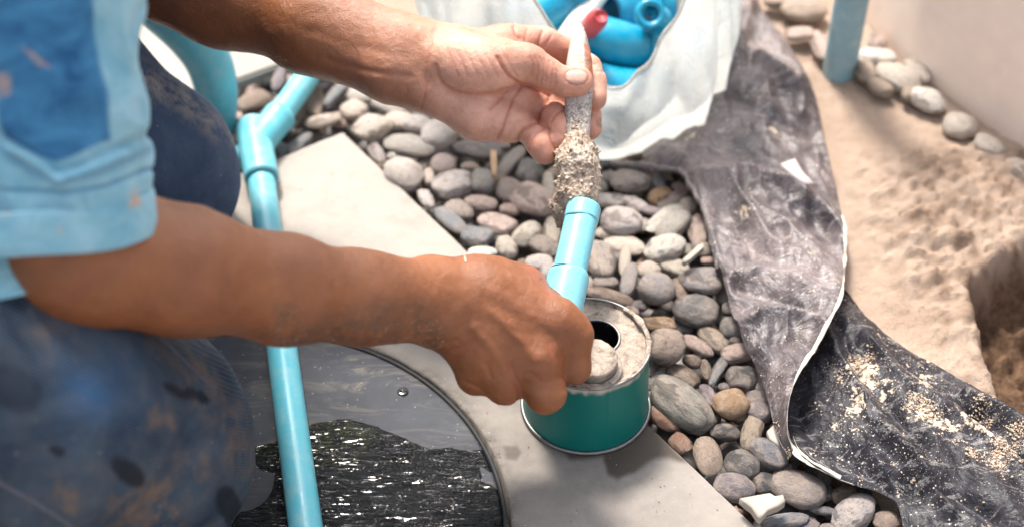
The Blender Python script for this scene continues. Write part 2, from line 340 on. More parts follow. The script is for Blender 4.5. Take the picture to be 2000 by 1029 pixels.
MAT = dict(skin=m_skin(), nail=m_nail(), pebble=m_pebble(), concrete=m_concrete(), cover=m_cover(), sand=m_sand(), soil=m_soil(),
    pvc=m_pvc('blue_pvc', (.10, .43, .53), (.13, .50, .60)), pvc2=m_pvc('held_blue_pvc', (.17, .49, .57), (.20, .55, .63), .12, .22),
    pvcg=m_pvc('grey_blue_pvc', (.20, .36, .42), (.26, .42, .47), .5, .4), pvcw=m_pvc('white_pvc', (.74, .71, .66), (.80, .77, .72), .15),
    pvcd=m_pvc('deep_blue_pvc', (.0, .24, .42), (.01, .32, .50), .1, .22),
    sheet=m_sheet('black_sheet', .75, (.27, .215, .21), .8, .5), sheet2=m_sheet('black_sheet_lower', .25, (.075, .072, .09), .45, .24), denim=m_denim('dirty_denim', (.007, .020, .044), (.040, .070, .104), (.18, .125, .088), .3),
    denim2=m_denim('navy_denim', (.018, .042, .095), (.065, .105, .180), (.40, .35, .30), .06), shirt=m_shirt(), can=m_canpaint(), metal=m_metal(), glue=m_glue(), crust=m_crust(),
    handle=m_handle(), bag=m_bag(), red=m_plain('red_plastic', (.62, .07, .08), .35), wall=m_plain('wall_render', (.96, .79, .67), .9, .1, 25, .002),
    edge=m_plain('torn_white_edge', (.70, .65, .56), .6, .6, 160), rubber=m_plain('dark_gap', (.02, .02, .022), .7), sandc=m_plain('caked_sand', (.58, .45, .34), .95, .3, 300), grain2=m_plain('grit', (.46, .38, .30), .9, .5, 400), grain=m_plain('sand_grain', (.42, .33, .25), .7, .3, 300),
    dark=m_plain('dark_liquid', (.012, .010, .014), .12, .1), hair=m_plain('hair', (.012, .009, .008), .6), leaf=m_plain('paper_scrap', (.50, .45, .43), .7, .2, 60))

# ------------------------------------------------------------------ SDF mesher (smooth unions of round cones, surface nets on sparse blocks)
def smin(a, b, k):
    h = np.maximum(k-np.abs(a-b), 0)/k; return np.minimum(a, b)-h*h*k*.25
def d_cone(p, a, b, ra, rb):
    ab = b-a; L = ab@ab
    t = np.clip((p-a)@ab/(L+1e-12), 0, 1); return np.sqrt(((p-a-t[:, None]*ab)**2).sum(1)) - (ra+(rb-ra)*t)
def d_ell(p, c, R, rad):
    q = (p-c)@R; k0 = np.sqrt(((q/rad)**2).sum(1)); k1 = np.sqrt(((q/rad**2)**2).sum(1)); return k0*(k0-1)/(k1+1e-9)
def g_eval(g, p):
    out = None
    for pr in g['prims']:
        d = d_cone(p, *pr[1:]) if pr[0] == 'c' else d_ell(p, *pr[1:])
        out = d if out is None else smin(out, d, g['k'])
    return out
def sdf_mesh(groups, h, lo, hi, B=10):
    S = B*h; n = np.ceil((hi-lo)/S).astype(int)
    ii = np.stack(np.meshgrid(*[np.arange(k) for k in n], indexing='ij'), -1).reshape(-1, 3)
    cen = lo + (ii+.5)*S; hd = S*.5*math.sqrt(3)
    gd = [g_eval(g, cen) for g in groups]; tot = gd[0].copy()
    for g, d in zip(groups[1:], gd[1:]): tot = smin(tot, d, g['kj'])
    act = np.abs(tot) < hd*1.08+.002
    ii = ii[act]; gd = [d[act] for d in gd]; tt = tot[act]; nb = len(ii)
    l = np.stack(np.meshgrid(*[np.arange(B+1)]*3, indexing='ij'), -1).reshape(-1, 3)
    vals = np.full((nb, (B+1)**3), 1.0)
    for g, d in zip(groups, gd):
        sel = np.where(d < np.maximum(tt, 0)+2*hd+.012)[0]
        for s in range(0, len(sel), 600):
            q = sel[s:s+600]; p = (lo + (ii[q][:, None, :]*B + l[None])*h).reshape(-1, 3)
            e = g_eval(g, p).reshape(len(q), -1); vals[q] = smin(vals[q], e, g['kj'])
    V = vals.reshape(nb, B+1, B+1, B+1); NN = n*B+2
    key = lambda a: (a[..., 0]*NN[1]+a[..., 1])*NN[2]+a[..., 2]
    sg = V < 0
    cnt = np.zeros((nb, B, B, B), np.int8)
    for dx in (0, 1):
        for dy in (0, 1):
            for dz in (0, 1): cnt += sg[:, dx:dx+B, dy:dy+B, dz:dz+B]
    cb, cx, cy, cz = np.where((cnt > 0) & (cnt < 8))
    loc = np.stack([cx, cy, cz], 1); acc = np.zeros((len(cb), 3)); num = np.zeros(len(cb))
    for ax in range(3):
        o1, o2 = [a for a in range(3) if a != ax]
        for a1 in (0, 1):
            for a2 in (0, 1):
                s = loc.copy(); s[:, o1] += a1; s[:, o2] += a2; e = s.copy(); e[:, ax] += 1
                va = V[cb, s[:, 0], s[:, 1], s[:, 2]]; vb = V[cb, e[:, 0], e[:, 1], e[:, 2]]
                m_ = (va < 0) != (vb < 0); t = np.where(m_, va/(va-vb+1e-20), 0)
                pt = s.astype(float); pt[:, ax] += t; acc += pt*m_[:, None]; num += m_
    gi = ii[cb]*B + loc; pos = lo + (ii[cb]*B + acc/num[:, None])*h
    k = key(gi); order = np.argsort(k); ks = k[order]
    faces = []
    for ax in range(3):
        o1, o2 = (ax+1) % 3, (ax+2) % 3
        sa = V[:, :B, :B, :B]; sl = [slice(None)]+[slice(0, B)]*3; sl[ax+1] = slice(1, B+1); sb = V[tuple(sl)]
        eb, ex, ey, ez = np.where((sa < 0) != (sb < 0)); e = ii[eb]*B+np.stack([ex, ey, ez], 1)
        fl = sa[eb, ex, ey, ez] < 0; q = []; ok = np.ones(len(eb), bool)
        for (a, b) in ((0, 0), (1, 0), (1, 1), (0, 1)):
            c = e.copy(); c[:, o1] -= a; c[:, o2] -= b; kk = key(c); ix = np.clip(np.searchsorted(ks, kk), 0, len(ks)-1)
            ok &= ks[ix] == kk; q.append(order[ix])
        q = np.stack(q, 1)[ok]; fl = fl[ok]; q[~fl] = q[~fl][:, ::-1]; faces.append(q)
    return pos, np.vstack(faces)
def vnormals(v, f):
    n = np.cross(v[f[:, 2]]-v[f[:, 0]], v[f[:, 3]]-v[f[:, 1]]) if f.shape[1] == 4 else np.cross(v[f[:, 1]]-v[f[:, 0]], v[f[:, 2]]-v[f[:, 0]])
    o = np.zeros_like(v)
    for c in range(f.shape[1]): np.add.at(o, f[:, c], n)
    return o/(np.linalg.norm(o, axis=1)[:, None]+1e-20)
def vsmooth(v, f, it, lam=.5):
    e = np.vstack([f[:, [i, (i+1) % f.shape[1]]] for i in range(f.shape[1])])
    deg = np.bincount(e[:, 0], minlength=len(v))+np.bincount(e[:, 1], minlength=len(v))
    for _ in range(it):
        s = np.stack([np.bincount(e[:, 0], v[e[:, 1], c], len(v))+np.bincount(e[:, 1], v[e[:, 0], c], len(v)) for c in range(3)], 1)
        v = v+lam*(s/np.maximum(deg, 1)[:, None]-v)
    return v
def chain(pts, k=.004, kj=.004, world=False):
    """pts: (u, v, depth m, radius px) or world (x,y,z,r m)."""
    q = [(np.array(p[:3], float), p[3]) if world else (P(*p[:3]), p[3]*p[2]/F) for p in pts]
    return dict(prims=[('c', q[i][0], q[i+1][0], q[i][1], q[i+1][1]) for i in range(len(q)-1)], k=k, kj=kj)
def merge(gs, k, kj): return dict(prims=[p for g in gs for p in g['prims']], k=k, kj=kj)

# ------------------------------------------------------------------ setting: sand, soil, slabs, cover, wall
def PY(u, v, y):
    r = Rt*((u-1000)/F) + Up*(-(v-514.5)/F) + Fw; return CAM + r*(y/r[1])
def build_sand():
    xs = np.concatenate([np.linspace(-6, -.75, 10)[:-1], np.linspace(-.75, 1.15, 520), np.linspace(1.15, 8, 12)[1:]])
    ys = np.concatenate([np.linspace(-3, .45, 8)[:-1], np.linspace(.45, 1.85, 400), np.linspace(1.85, 12, 12)[1:]])
    X, Y = np.meshgrid(xs, ys, indexing='ij'); p = np.stack([X.ravel(), Y.ravel(), np.zeros(X.size)], 1)
    u, v, d = PX(p); bad = d < .2; u[bad] = -5000; v[bad] = 3000
    bound = [(1380, -2500), (1400, -300), (1440, 0), (1490, 300), (1530, 560), (1560, 800), (1700, 960), (1800, 1100), (2000, 2500), (9000, 2500), (9000, -2500)]
    ins = inpoly(u, v, bound) | (bad & (p[:, 0] > .3)); dd = pdist(u, v, bound, True); mk = np.where(ins, sst(0, 45, dd), 0.0)
    z = -.046*(1-mk) - .004*mk
    n1 = noise(p, 9, 3, 3); n2 = noise(p, 45, 5, 3); n3 = noise(p, 160, 9, 2)
    rough = spoly(u, v, [(1700, 320), (1840, 290), (2300, 300), (2300, 900), (2000, 860), (1900, 740), (1760, 560), (1690, 420)], 70)
    n4 = noise(p, 85, 19, 3); z += mk*(.004*n1 + .0016*n2 + .0008*n3) + mk*rough*(.0035*np.abs(n2)*2 + .0050*(np.abs(n4)-.3) + .0022*n3 + .003*n1 + .010)
    pit = spoly(u, v, [(1905, 560), (2010, 500), (2300, 470), (2300, 1000), (2040, 850), (1965, 770), (1930, 680)], 26+12*n1)
    z -= pit*mk*(.065 + .010*n2 + .006*n3)
    p[:, 2] = z; f = grid_faces(len(xs), len(ys))
    o = obj('sand_ground', p, f, MAT['sand']); tag(o, kind='structure')
    attr(o.data, 'damp', np.clip(pit*1.0 + rough*np.clip(n4*.9+.25+.3*n2, 0, 1)*.6, 0, 1))
build_sand()
soil = obj('soil_bed', [(-9, -4, -.20), (9, -4, -.20), (9, 14, -.20), (-9, 14, -.20)], [(0, 1, 2, 3)], MAT['soil']); tag(soil, kind='structure')

# circle of the cover, fitted to its visible rim
cpts = np.array([G(u, v) for u, v in [(700, 678), (762, 704), (832, 745), (885, 790), (940, 862), (972, 925), (987, 1000)]])
A_ = np.c_[2*cpts[:, 0], 2*cpts[:, 1], np.ones(len(cpts))]; sol = np.linalg.lstsq(A_, (cpts[:, :2]**2).sum(1), rcond=None)[0]
DC = np.array([sol[0], sol[1], 0.0]); DR = math.sqrt(sol[2]+sol[0]**2+sol[1]**2)
print('cover', DC, DR)
def ray_poly(c, th, poly):
    d = np.array([math.cos(th), math.sin(th)]); best = 1e9
    for i in range(len(poly)):
        a = poly[i]-c; b = poly[(i+1) % len(poly)]-c; e = b-a; den = d[0]*e[1]-d[1]*e[0]
        if abs(den) < 1e-12: continue
        t = (a[0]*e[1]-a[1]*e[0])/den; s = (a[0]*d[1]-a[1]*d[0])/den
        if t > 0 and -1e-9 <= s <= 1+1e-9: best = min(best, t)
    return best
def build_slab():
    K = [G(670, 258)[:2], G(1760, 1296)[:2], np.array([.05, .30]), np.array([-1.3, .30]), np.array([-1.3, .80])]
    e = G(545, 308)[:2]-K[0]; K[4] = K[0]+e/np.linalg.norm(e)*1.25; K = [np.array(k) for k in K]
    cs = [math.atan2(*(k-DC[:2])[::-1]) for k in K]
    th = np.sort(np.concatenate([np.linspace(-np.pi, np.pi, 900, endpoint=False), cs])); nr = 70; V = []
    for t in th:
        R = ray_poly(DC[:2], t, K); d = np.array([math.cos(t), math.sin(t), 0])
        r0 = DR+.0035; rr = r0+(R-.0015-r0)*np.linspace(0, 1, nr)**1.0
        ring = [(r0, -.030), (r0, -.0012)] + [(r, 0) for r in rr[1:]] + [(R, -.0022), (R, -.034)]
        V += [DC+d*r+np.array([0, 0, z]) for r, z in ring]
    V = np.array(V); m_ = nr+3; f = []
    n = len(th); i, j = np.meshgrid(np.arange(n), np.arange(m_-1), indexing='ij'); i2 = (i+1) % n
    f = np.stack([i*m_+j, i*m_+j+1, i2*m_+j+1, i2*m_+j], -1).reshape(-1, 4)
    top = V[:, 2] > -.003; nz = noise(V, 55, 21, 3); rad = np.hypot(V[:, 0]-DC[0], V[:, 1]-DC[1])-DR
    near = np.exp(-(rad/.010)**2); V[:, 2] += top*(.0005*nz) + top*near*.0016*np.clip(noise(V, 160, 5, 2)+.3, -1, 1)
    edge = np.minimum(1, 1)
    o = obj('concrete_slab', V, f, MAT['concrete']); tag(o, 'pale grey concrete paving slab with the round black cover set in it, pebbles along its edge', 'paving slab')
    u, v, d = PX(V); jit = 14*noise(V, 22, 31, 3)
    wet = spoly(u+jit, v+jit, [(1085, 868), (1170, 880), (1262, 812), (1318, 876), (1345, 905), (1290, 905), (1255, 935), (1215, 945), (1185, 925), (1180, 895), (1100, 885)], 7)*.95
    wet = np.maximum(wet, spoly(u+jit*.4, v+jit*.4, [(985, 872), (1012, 870), (1020, 885), (1008, 897), (988, 894)], 4)*.6)
    wet = np.maximum(wet, spoly(u+jit, v+jit, [(1030, 800), (1100, 810), (1090, 880), (1040, 850)], 10)*.35)
    dirt = np.clip(.75*near+.80*sst(520, 780, v)*(1-sst(1250, 1450, u)*.45)+.15*noise(V, 8, 3, 2), 0, 1)  # real dirt by the cover rim; dimmer light on the lower slab painted in
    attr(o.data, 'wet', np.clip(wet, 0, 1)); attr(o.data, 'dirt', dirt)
build_slab()
def build_cover():
    nr, ns = 260, 520; a = np.linspace(0, 2*np.pi, ns, endpoint=False); rr = np.concatenate([np.linspace(.002, DR-.0045, nr), [DR-.0030, DR-.0026]])
    V = np.stack([DC[0]+rr[:, None]*np.cos(a), DC[1]+rr[:, None]*np.sin(a), np.full((len(rr), ns), .0015)], -1); V[-2, :, 2] = .0004; V[-1, :, 2] = -.02
    V = V.reshape(-1, 3); u, v, d = PX(V)
    t = thing('manhole_cover', DC, 'round dark slate coloured cover let into the concrete, its lower part black and wet', 'cover')
    jit = 16*noise(V, 30, 31, 3)
    wet = spoly(u+jit, v+jit*.6, [(606, 826), (690, 822), (760, 845), (810, 866), (852, 884), (880, 874), (945, 872), (975, 925), (1010, 1100), (430, 1100), (470, 1000), (545, 965), (548, 860)], 9)
    wet = np.maximum(wet, spoly(u+jit*.6, v+jit*.6, [(505, 880), (548, 868), (570, 900), (550, 930), (508, 922)], 6)*.8)
    dry = spoly(u+jit, v+jit, [(930, 905), (975, 925), (972, 950), (940, 940)], 6); wet = np.clip(wet-dry, 0, 1)
    moss = wet*spoly(u+jit, v+jit, [(490, 870), (610, 825), (760, 840), (700, 900), (640, 915), (560, 900), (500, 930)], 22)
    sand = spoly(u, v, [(640, 690), (780, 700), (820, 750), (690, 760), (640, 730)], 30)*.8
    V[:, 2] += (V[:, 2] > .001)*(.0004*noise(V, 40, 2, 2) + wet*.0009*noise(V*np.array([.45, 2.3, 1]), 70, 8, 3))
    f = np.vstack([grid_faces(len(rr), ns, True)])
    o = obj('disc', V, f, MAT['cover'], t); attr(o.data, 'wet', wet); attr(o.data, 'moss', moss); attr(o.data, 'sand', sand)
    v_, f_ = lathe([(DR-.0026, -.02), (DR-.0024, .0008), (DR-.0008, .0018), (DR+.0006, .0010), (DR+.0008, -.02)], 400, DC); v_[:, 2] += .0003*noise(v_, 200, 3, 2)
    obj('rim', v_, f_, MAT['rubber'], t)
    b = G(787, 765, .0015); v_, f_ = lathe([(.0001, .0018), (.0016, .0016), (.0030, .0008), (.0042, .0014), (.0046, 0), (.0046, -.001)], 32, b); obj('bolt', v_, f_, MAT['dark'], t)
build_cover()
def build_slab2():
    A = G(640, 96)[:2]; e = (G(463, 159)[:2]-A); e /= np.linalg.norm(e); B = A+e*1.2; q = np.array([-e[1], e[0]]); q = q if q[1] > 0 else -q
    Cc = [A, B, B+q*.8, A+q*.8]; bm = bmesh.new()
    vs_ = [bm.verts.new((*c, .002)) for c in Cc]; f = bm.faces.new(vs_)
    if f.normal.z < 0: f.normal_flip()
    r = bmesh.ops.extrude_face_region(bm, geom=[f]); bmesh.ops.translate(bm, verts=[x for x in r['geom'] if isinstance(x, bmesh.types.BMVert)], vec=(0, 0, -.036))
    bmesh.ops.bevel(bm, geom=list(bm.edges), offset=.0025, segments=2, affect='EDGES'); bmesh.ops.recalc_face_normals(bm, faces=bm.faces)
    me = bpy.data.meshes.new('slab'); bm.to_mesh(me); bm.free(); me.materials.append(MAT['concrete'])
    attr(me, 'wet', [0.0]*len(me.vertices)); attr(me, 'dirt', [.05]*len(me.vertices))
    tag(link('concrete_slab', me), 'pale concrete paving slab behind the knee and the blue elbow pipe, beyond the strip of pebbles', 'paving slab')
build_slab2()
def build_wall():
    a = G(1776, 150, -.01); b = G(2060, 352, -.01); n = b-a; n /= np.linalg.norm(n); b = a+n*2.5; c = a+np.array([-.035, .10, 0]); dd = c+np.array([.4, 2.2, 0])
    V = []; path = [b, a, c, dd]
    # gridded so the render coat can be uneven
    segs = [(b, a, 120), (a, c, 10), (c, dd, 40)]; cols = []
    for p0, p1, k in segs:
        for t in np.linspace(0, 1, k, endpoint=False): cols.append(p0+(p1-p0)*t)
    cols.append(dd); zz = np.linspace(-.05, .27, 80)
    V = np.array([[c_[0], c_[1], z] for c_ in cols for z in zz]); V[:, 1] += .0025*noise(V, 14, 5, 3)
    V2 = V+np.array([.06, .12, 0]); off = len(V); f = grid_faces(len(cols), len(zz)); f2 = f[:, ::-1]+off
    capf = [[i*80+79, (i+1)*80+79, off+(i+1)*80+79, off+i*80+79] for i in range(len(cols)-1)]
    capf += [[j, j+1, off+j+1, off+j] for j in range(79)]
    o = obj('rendered_wall', np.vstack([V, V2]), np.vstack([f, f2, np.array(capf)]), MAT['wall']); tag(o, 'pinkish beige rendered wall standing beyond the row of stones on the sand', 'wall')
build_wall()

# ------------------------------------------------------------------ black plastic sheet
def ridges(Gd, lst):
    V = Gd.reshape(-1, 3); u, v, d = PX(V)
    for poly, w_, h_ in lst: V[:, 2] += h_*np.exp(-(pdist(u, v, poly)/w_)**1.6)
    return V.reshape(Gd.shape)
def loft(rows, n, m, bulge, nz, seed, zoff=0.0):
    """rows: list of ((u,v,z) left, (u,v,z) right, bulge m). Returns grid of world points."""
    L = catmull([G(*r[0][:2], r[0][2]) for r in rows], n); R = catmull([G(*r[1][:2], r[1][2]) for r in rows], n)
    bl = catmull([[r[2], 0, 0] for r in rows], n)[:, 0]; s = np.linspace(0, 1, m)
    V = L[:, None]*(1-s)[None, :, None]+R[:, None]*s[None, :, None]; V[:, :, 2] += bl[:, None]*np.sin(np.pi*s)[None]**.8
    flat = V.reshape(-1, 3); q = flat*np.array([1.0, .55, 1.0]); a = np.array([math.cos(.5), math.sin(.5)])
    q2 = np.stack([flat[:, 0]*a[0]+flat[:, 1]*a[1], (-flat[:, 0]*a[1]+flat[:, 1]*a[0])*.4, flat[:, 2]], 1)
    r1 = 1-np.abs(noise(q2, 22, seed, 2)); r2 = 1-np.abs(noise(q, 48, seed+7, 2)); lo = noise(flat, 8, seed+3, 2)
    e = np.minimum(np.minimum(s, 1-s)*8, 1)[None].repeat(n, 0).ravel()
    flat[:, 2] += nz*(.9*(r1-.6)+.40*(r2-.6)+.7*lo)*(.35+.65*e); return flat.reshape(n, m, 3)
sh = thing('plastic_sheet', G(1600, 700, 0), 'crumpled black plastic sheet with a white edge, folded between the pebbles and the sand', 'plastic sheet')
rowsA = [((1330, -160, .02), (1440, -160, .00), .02), ((1375, 0, .012), (1482, 0, .004), .02), ((1385, 100, .015), (1543, 95, .006), .022), ((1345, 200, .014), (1590, 190, .006), .02),
         ((1255, 300, .008), (1615, 290, .006), .018), ((1338, 350, .012), (1637, 380, .008), .022), ((1368, 410, .014), (1648, 460, .016), .02), ((1388, 480, .014), (1650, 520, .028), .02), ((1412, 560, .014), (1640, 585, .040), .016),
         ((1440, 640, .014), (1604, 650, .046), .012), ((1478, 720, .014), (1566, 716, .044), .008), ((1502, 790, .015), (1542, 778, .040), .004), ((1522, 850, .018), (1538, 838, .032), .001), ((1540, 880, .020), (1549, 872, .026), 0)]
GA = loft(rowsA, 400, 200, 0, .0165, 11)
GA = ridges(GA, [([(1375, 348), (1450, 338), (1540, 362), (1600, 408), (1646, 470)], 20, .012), ([(1350, 350), (1378, 420), (1398, 500), (1424, 580)], 14, .006), ([(1405, 545), (1480, 528), (1560, 545), (1620, 590)], 16, .006), ([(1440, 640), (1480, 613), (1550, 606), (1604, 630)], 14, .007), ([(1440, 560), (1500, 575), (1580, 600)], 13, -.007), ([(1455, 400), (1500, 470), (1560, 500)], 16, .007), ([(1440, 440), (1470, 500)], 14, -.006), ([(1500, 670), (1560, 660), (1590, 680)], 10, -.004), ([(1400, 60), (1480, 110), (1560, 160)], 14, .010), ([(1430, 180), (1500, 220), (1590, 260)], 16, -.008), ([(1470, 0), (1450, 80), (1420, 150)], 12, .008)])
rowsB = [((1650, 520, -.004), (1652, 560, .0), 0), ((1632, 590, .004), (1700, 628, .004), .004), ((1600, 652, .006), (1760, 676, .006), .004), ((1564, 720, .004), (1830, 712, .008), .004), ((1541, 780, .004), (1895, 752, .010), .006),
         ((1538, 840, .008), (1960, 800, .012), .004), ((1556, 888, .014), (2040, 850, .012), .004), ((1604, 924, .014), (2110, 905, .012), .006), ((1664, 948, .012), (2180, 960, .012), .008), ((1742, 966, .014), (2260, 1020, .012), .010), ((1765, 1035, .010), (2300, 1100, .012), .010), ((1790, 1120, .0), (2350, 1200, .0), .01)]
GB = loft(rowsB, 320, 260, 0, .0125, 29)
GB = ridges(GB, [([(1610, 650), (1660, 740), (1720, 830), (1790, 900), (1850, 1000)], 16, .010), ([(1690, 660), (1760, 740), (1850, 800), (1960, 870)], 16, .008), ([(1560, 800), (1600, 860), (1680, 900), (1740, 950)], 22, -.008), ([(1660, 700), (1740, 800), (1800, 860)], 16, -.006), ([(1900, 800), (1960, 850), (2040, 900)], 15, -.012), ([(1880, 770), (1950, 800), (2030, 850)], 14, .010), ([(1780, 960), (1860, 960), (1940, 1010)], 18, -.007)])
def sheet_obj(name, Gd, mat, sandf):
    n, m = Gd.shape[:2]; V = Gd.reshape(-1, 3); f = grid_faces(n, m); N = vnormals(V, f); N *= np.sign(N[:, 2:3]+1e-9)
    low = V-N*.0006; Fs = np.vstack([f, f[:, ::-1]+len(V)]); b = []
    idx = [i*m for i in range(n)], [i*m+m-1 for i in range(n)]
    for q in idx: b += [[q[i], q[i+1], q[i+1]+len(V), q[i]+len(V)] for i in range(n-1)]
    for q in (list(range(m)), [(n-1)*m+j for j in range(m)]): b += [[q[i], q[i+1], q[i+1]+len(V), q[i]+len(V)] for i in range(m-1)]
    o = obj(name, np.vstack([V, low]), np.vstack([Fs, np.array(b)]), mat, sh); attr(o.data, 'sand', np.concatenate([sandf, sandf])); return o
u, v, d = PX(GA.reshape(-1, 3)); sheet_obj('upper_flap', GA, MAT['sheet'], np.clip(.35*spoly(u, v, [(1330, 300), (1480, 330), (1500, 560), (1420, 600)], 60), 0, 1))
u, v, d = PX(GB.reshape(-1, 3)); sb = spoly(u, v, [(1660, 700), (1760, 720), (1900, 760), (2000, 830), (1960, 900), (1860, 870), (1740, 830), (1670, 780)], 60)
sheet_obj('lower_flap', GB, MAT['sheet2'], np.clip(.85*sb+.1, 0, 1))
def scatter(name, pts, smn, smx, mat, seed, label=None, parent=None):
    rs_ = np.random.RandomState(seed); cv, cf = ico1; k = len(pts); s = rs_.uniform(0, 1, k)**3*(smx-smn)+smn
    V = (cv[None]*(1+.35*rs_.uniform(-1, 1, (k, len(cv), 1)))*s[:, None, None]*rs_.uniform(.6, 1.25, (k, 1, 3))+np.asarray(pts)[:, None]).reshape(-1, 3)
    Fc = (cf[None]+(np.arange(k)*len(cv))[:, None, None]).reshape(-1, 3); o = obj(name, V, Fc, mat, parent); return tag(o, label, 'grit' if label else None, kind='stuff')
_b = bmesh.new(); bmesh.ops.create_icosphere(_b, subdivisions=1, radius=1); ico1 = (np.array([x.co[:] for x in _b.verts]), np.array([[x.index for x in fc.verts] for fc in _b.faces])); _b.free()
flatB = GB.reshape(-1, 3); ub, vb, db = PX(flatB); sbm = spoly(ub, vb, [(1660, 700), (1760, 720), (1900, 760), (2000, 830), (1960, 900), (1860, 870), (1740, 830), (1670, 780)], 50)
pr_ = (.006+sbm)*np.clip(noise(flatB, 38, 55, 3)-.15, 0, 1)**1.2; pr_ /= pr_.sum(); scatter('sand_clumps', flatB[RNG.choice(len(flatB), 2600, p=pr_)]+RNG.uniform(-.001, .001, (2600, 3)), .0002, .0013, MAT['sandc'], 5, None, sh)
flatA = GA.reshape(-1, 3); pr_ = np.clip(noise(flatA, 30, 57, 3)-.1, 0, 1)**1.5; pr_ /= pr_.sum(); scatter('sand_clumps', flatA[RNG.choice(len(flatA), 900, p=pr_)], .0002, .0009, MAT['sandc'], 6, None, sh)
an_ = RNG.uniform(-np.pi, np.pi, 2600); rr_ = DR+.0045+np.abs(RNG.normal(0, .0022, 2600)); keep = noise(np.stack([an_*3, an_*0, an_*0], 1), 2.5, 3, 3) > -.25
g1_ = np.stack([DC[0]+rr_*np.cos(an_), DC[1]+rr_*np.sin(an_), np.full(2600, .0004)], 1)[keep]
g2_ = np.array([G(RNG.uniform(300, 1500), RNG.uniform(300, 1040), .0006) for _ in range(2400)]); u_, v_q, d_q = PX(g2_); slabline = (v_q-258) > .952*(u_-670)+6; g2_ = g2_[slabline & (v_q > 320)]
scatter('grit', np.vstack([g1_, g2_]), .00014, .00062, MAT['grain2'], 9, 'loose sand grit scattered over the slab and along the rim of the round cover')
# torn white edge: along the flap's right edge, then along the lower flap's outer edge
def ribbon(name, path, w0, mat, parent, seed):
    T, N, B = frame_dirs(path); n = len(path); ww = w0*np.clip(.42+1.5*noise(path, 34, seed, 3), .12, 1.5)
    side = np.cross(T, np.array([0, 0, 1.0])); side /= np.linalg.norm(side, axis=1)[:, None]; a = np.linspace(0, 2*np.pi, 8, endpoint=False)
    V = np.vstack([path[i]+side[i]*ww[i]*math.cos(1)*0+np.outer(np.cos(a), side[i])*ww[i]+np.outer(np.sin(a), [0, 0, 1])*.0005 for i in range(n)])
    return obj(name, V, grid_faces(n, 8, True), mat, parent)
ribbon('torn_edge', GA[170:, -1]+np.array([0, 0, .0006]), .0013, MAT['edge'], sh, 3)
k0 = int(len(GB)*.46); k1 = int(len(GB)*.73); ribbon('torn_edge', GB[k0:k1, 0]+np.array([0, 0, .0008]), .0022, MAT['edge'], sh, 8); ribbon('torn_edge', GB[k0+8:k1-14, 4]+np.array([0, 0, .0010]), .0016, MAT['edge'], sh, 18); ribbon('torn_edge', GB[k0+25:k1-30, 8]+np.array([0, 0, .0010]), .0009, MAT['edge'], sh, 28)
# folded strip of sheet lying over the pebbles at the upper left of the flap
rp = catmull([G(1190, 318, .004), G(1262, 326, .012), G(1330, 336, .016), G(1352, 368, .018), G(1376, 412, .018), G(1392, 470, .016), G(1402, 530, .012)], 90)
V_, F_ = tube(rp, .0022+.0016*np.abs(noise(rp, 30, 2, 2)), 14); V_ += .0012*noise(V_, 120, 4, 2)[:, None]*np.array([1, 1, .6])
o = obj('folded_hem', V_, F_, MAT['sheet'], sh); attr(o.data, 'sand', np.full(len(V_), .3))

# white scrap of film lying on the sheet
def raised_poly(name, pts, th, mat, n=10, nz=.001):
    pts = np.array(pts); c = pts.mean(0); rings = []
    for s in (1.0, .98, .6, .3, .02): rings.append(c+(pts-c)*s)
    k = len(pts); V = []
    for i, r in enumerate(rings): q = r.copy(); q[:, 2] += th*(0.75 if i == 0 else 1); V.append(q)
    V = [rings[0]-np.array([0, 0, .001])]+V; V = np.vstack(V); V[k:, 2] += nz*noise(V[k:], 90, 3, 2); return obj(name, V, grid_faces(len(rings)+1, k, True), mat)
zf = .034
tag(raised_poly('film_scrap', [G(1524, 325, zf), G(1552, 313, zf+.004), G(1566, 330, zf), G(1578, 350, zf), G(1592, 357, zf), G(1568, 360, zf), G(1545, 342, zf+.002)], .0015, MAT['leaf'], nz=.004), 'small white scrap of film lying on the black plastic sheet', 'scrap')

# ------------------------------------------------------------------ pebbles
def ico(sub):
    bm = bmesh.new(); bmesh.ops.create_icosphere(bm, subdivisions=sub, radius=1); v = np.array([x.co[:] for x in bm.verts]); f = np.array([[x.index for x in fc.verts] for fc in bm.faces]); bm.free(); return v, f
IV, IF = ico(4); IV2, IF2 = ico(2)
PEB = []
for k in range(12):
    v = IV.copy(); e = [2.0, 2.3, 2.1, 2.5][k % 4]; v = v/((np.abs(v)**e).sum(1)**(1/e))[:, None]
    v *= (1+.085*noise(v, 1.2, 40+k, 2)+.025*noise(v, 3.2, 70+k, 3)+.006*noise(v, 14, 90+k, 2))[:, None]
    rr = np.random.RandomState(100+k)
    for q in range(rr.randint(1, 4) if k % 3 else 0):       # worn flats
        nrm = rr.normal(size=3); nrm /= np.linalg.norm(nrm); lim = rr.uniform(.68, .86); dd = v@nrm; ex = np.clip(dd-lim, 0, None); v -= nrm*(ex*.75)[:, None]
    PEB.append(mesh('pebble_shape', v, IF, MAT['pebble']))
def flat_cut(seed, nrm, lim):
    v = IV.copy(); v *= (1+.06*noise(v, 1.3, seed, 2)+.01*noise(v, 8, seed, 2))[:, None]; nrm = np.array(nrm, float); nrm /= np.linalg.norm(nrm)
    ex = np.clip(v@nrm-lim, 0, None); v -= nrm*(ex*.97)[:, None]; return mesh('broken_pebble_shape', v, IF, MAT['pebble'])
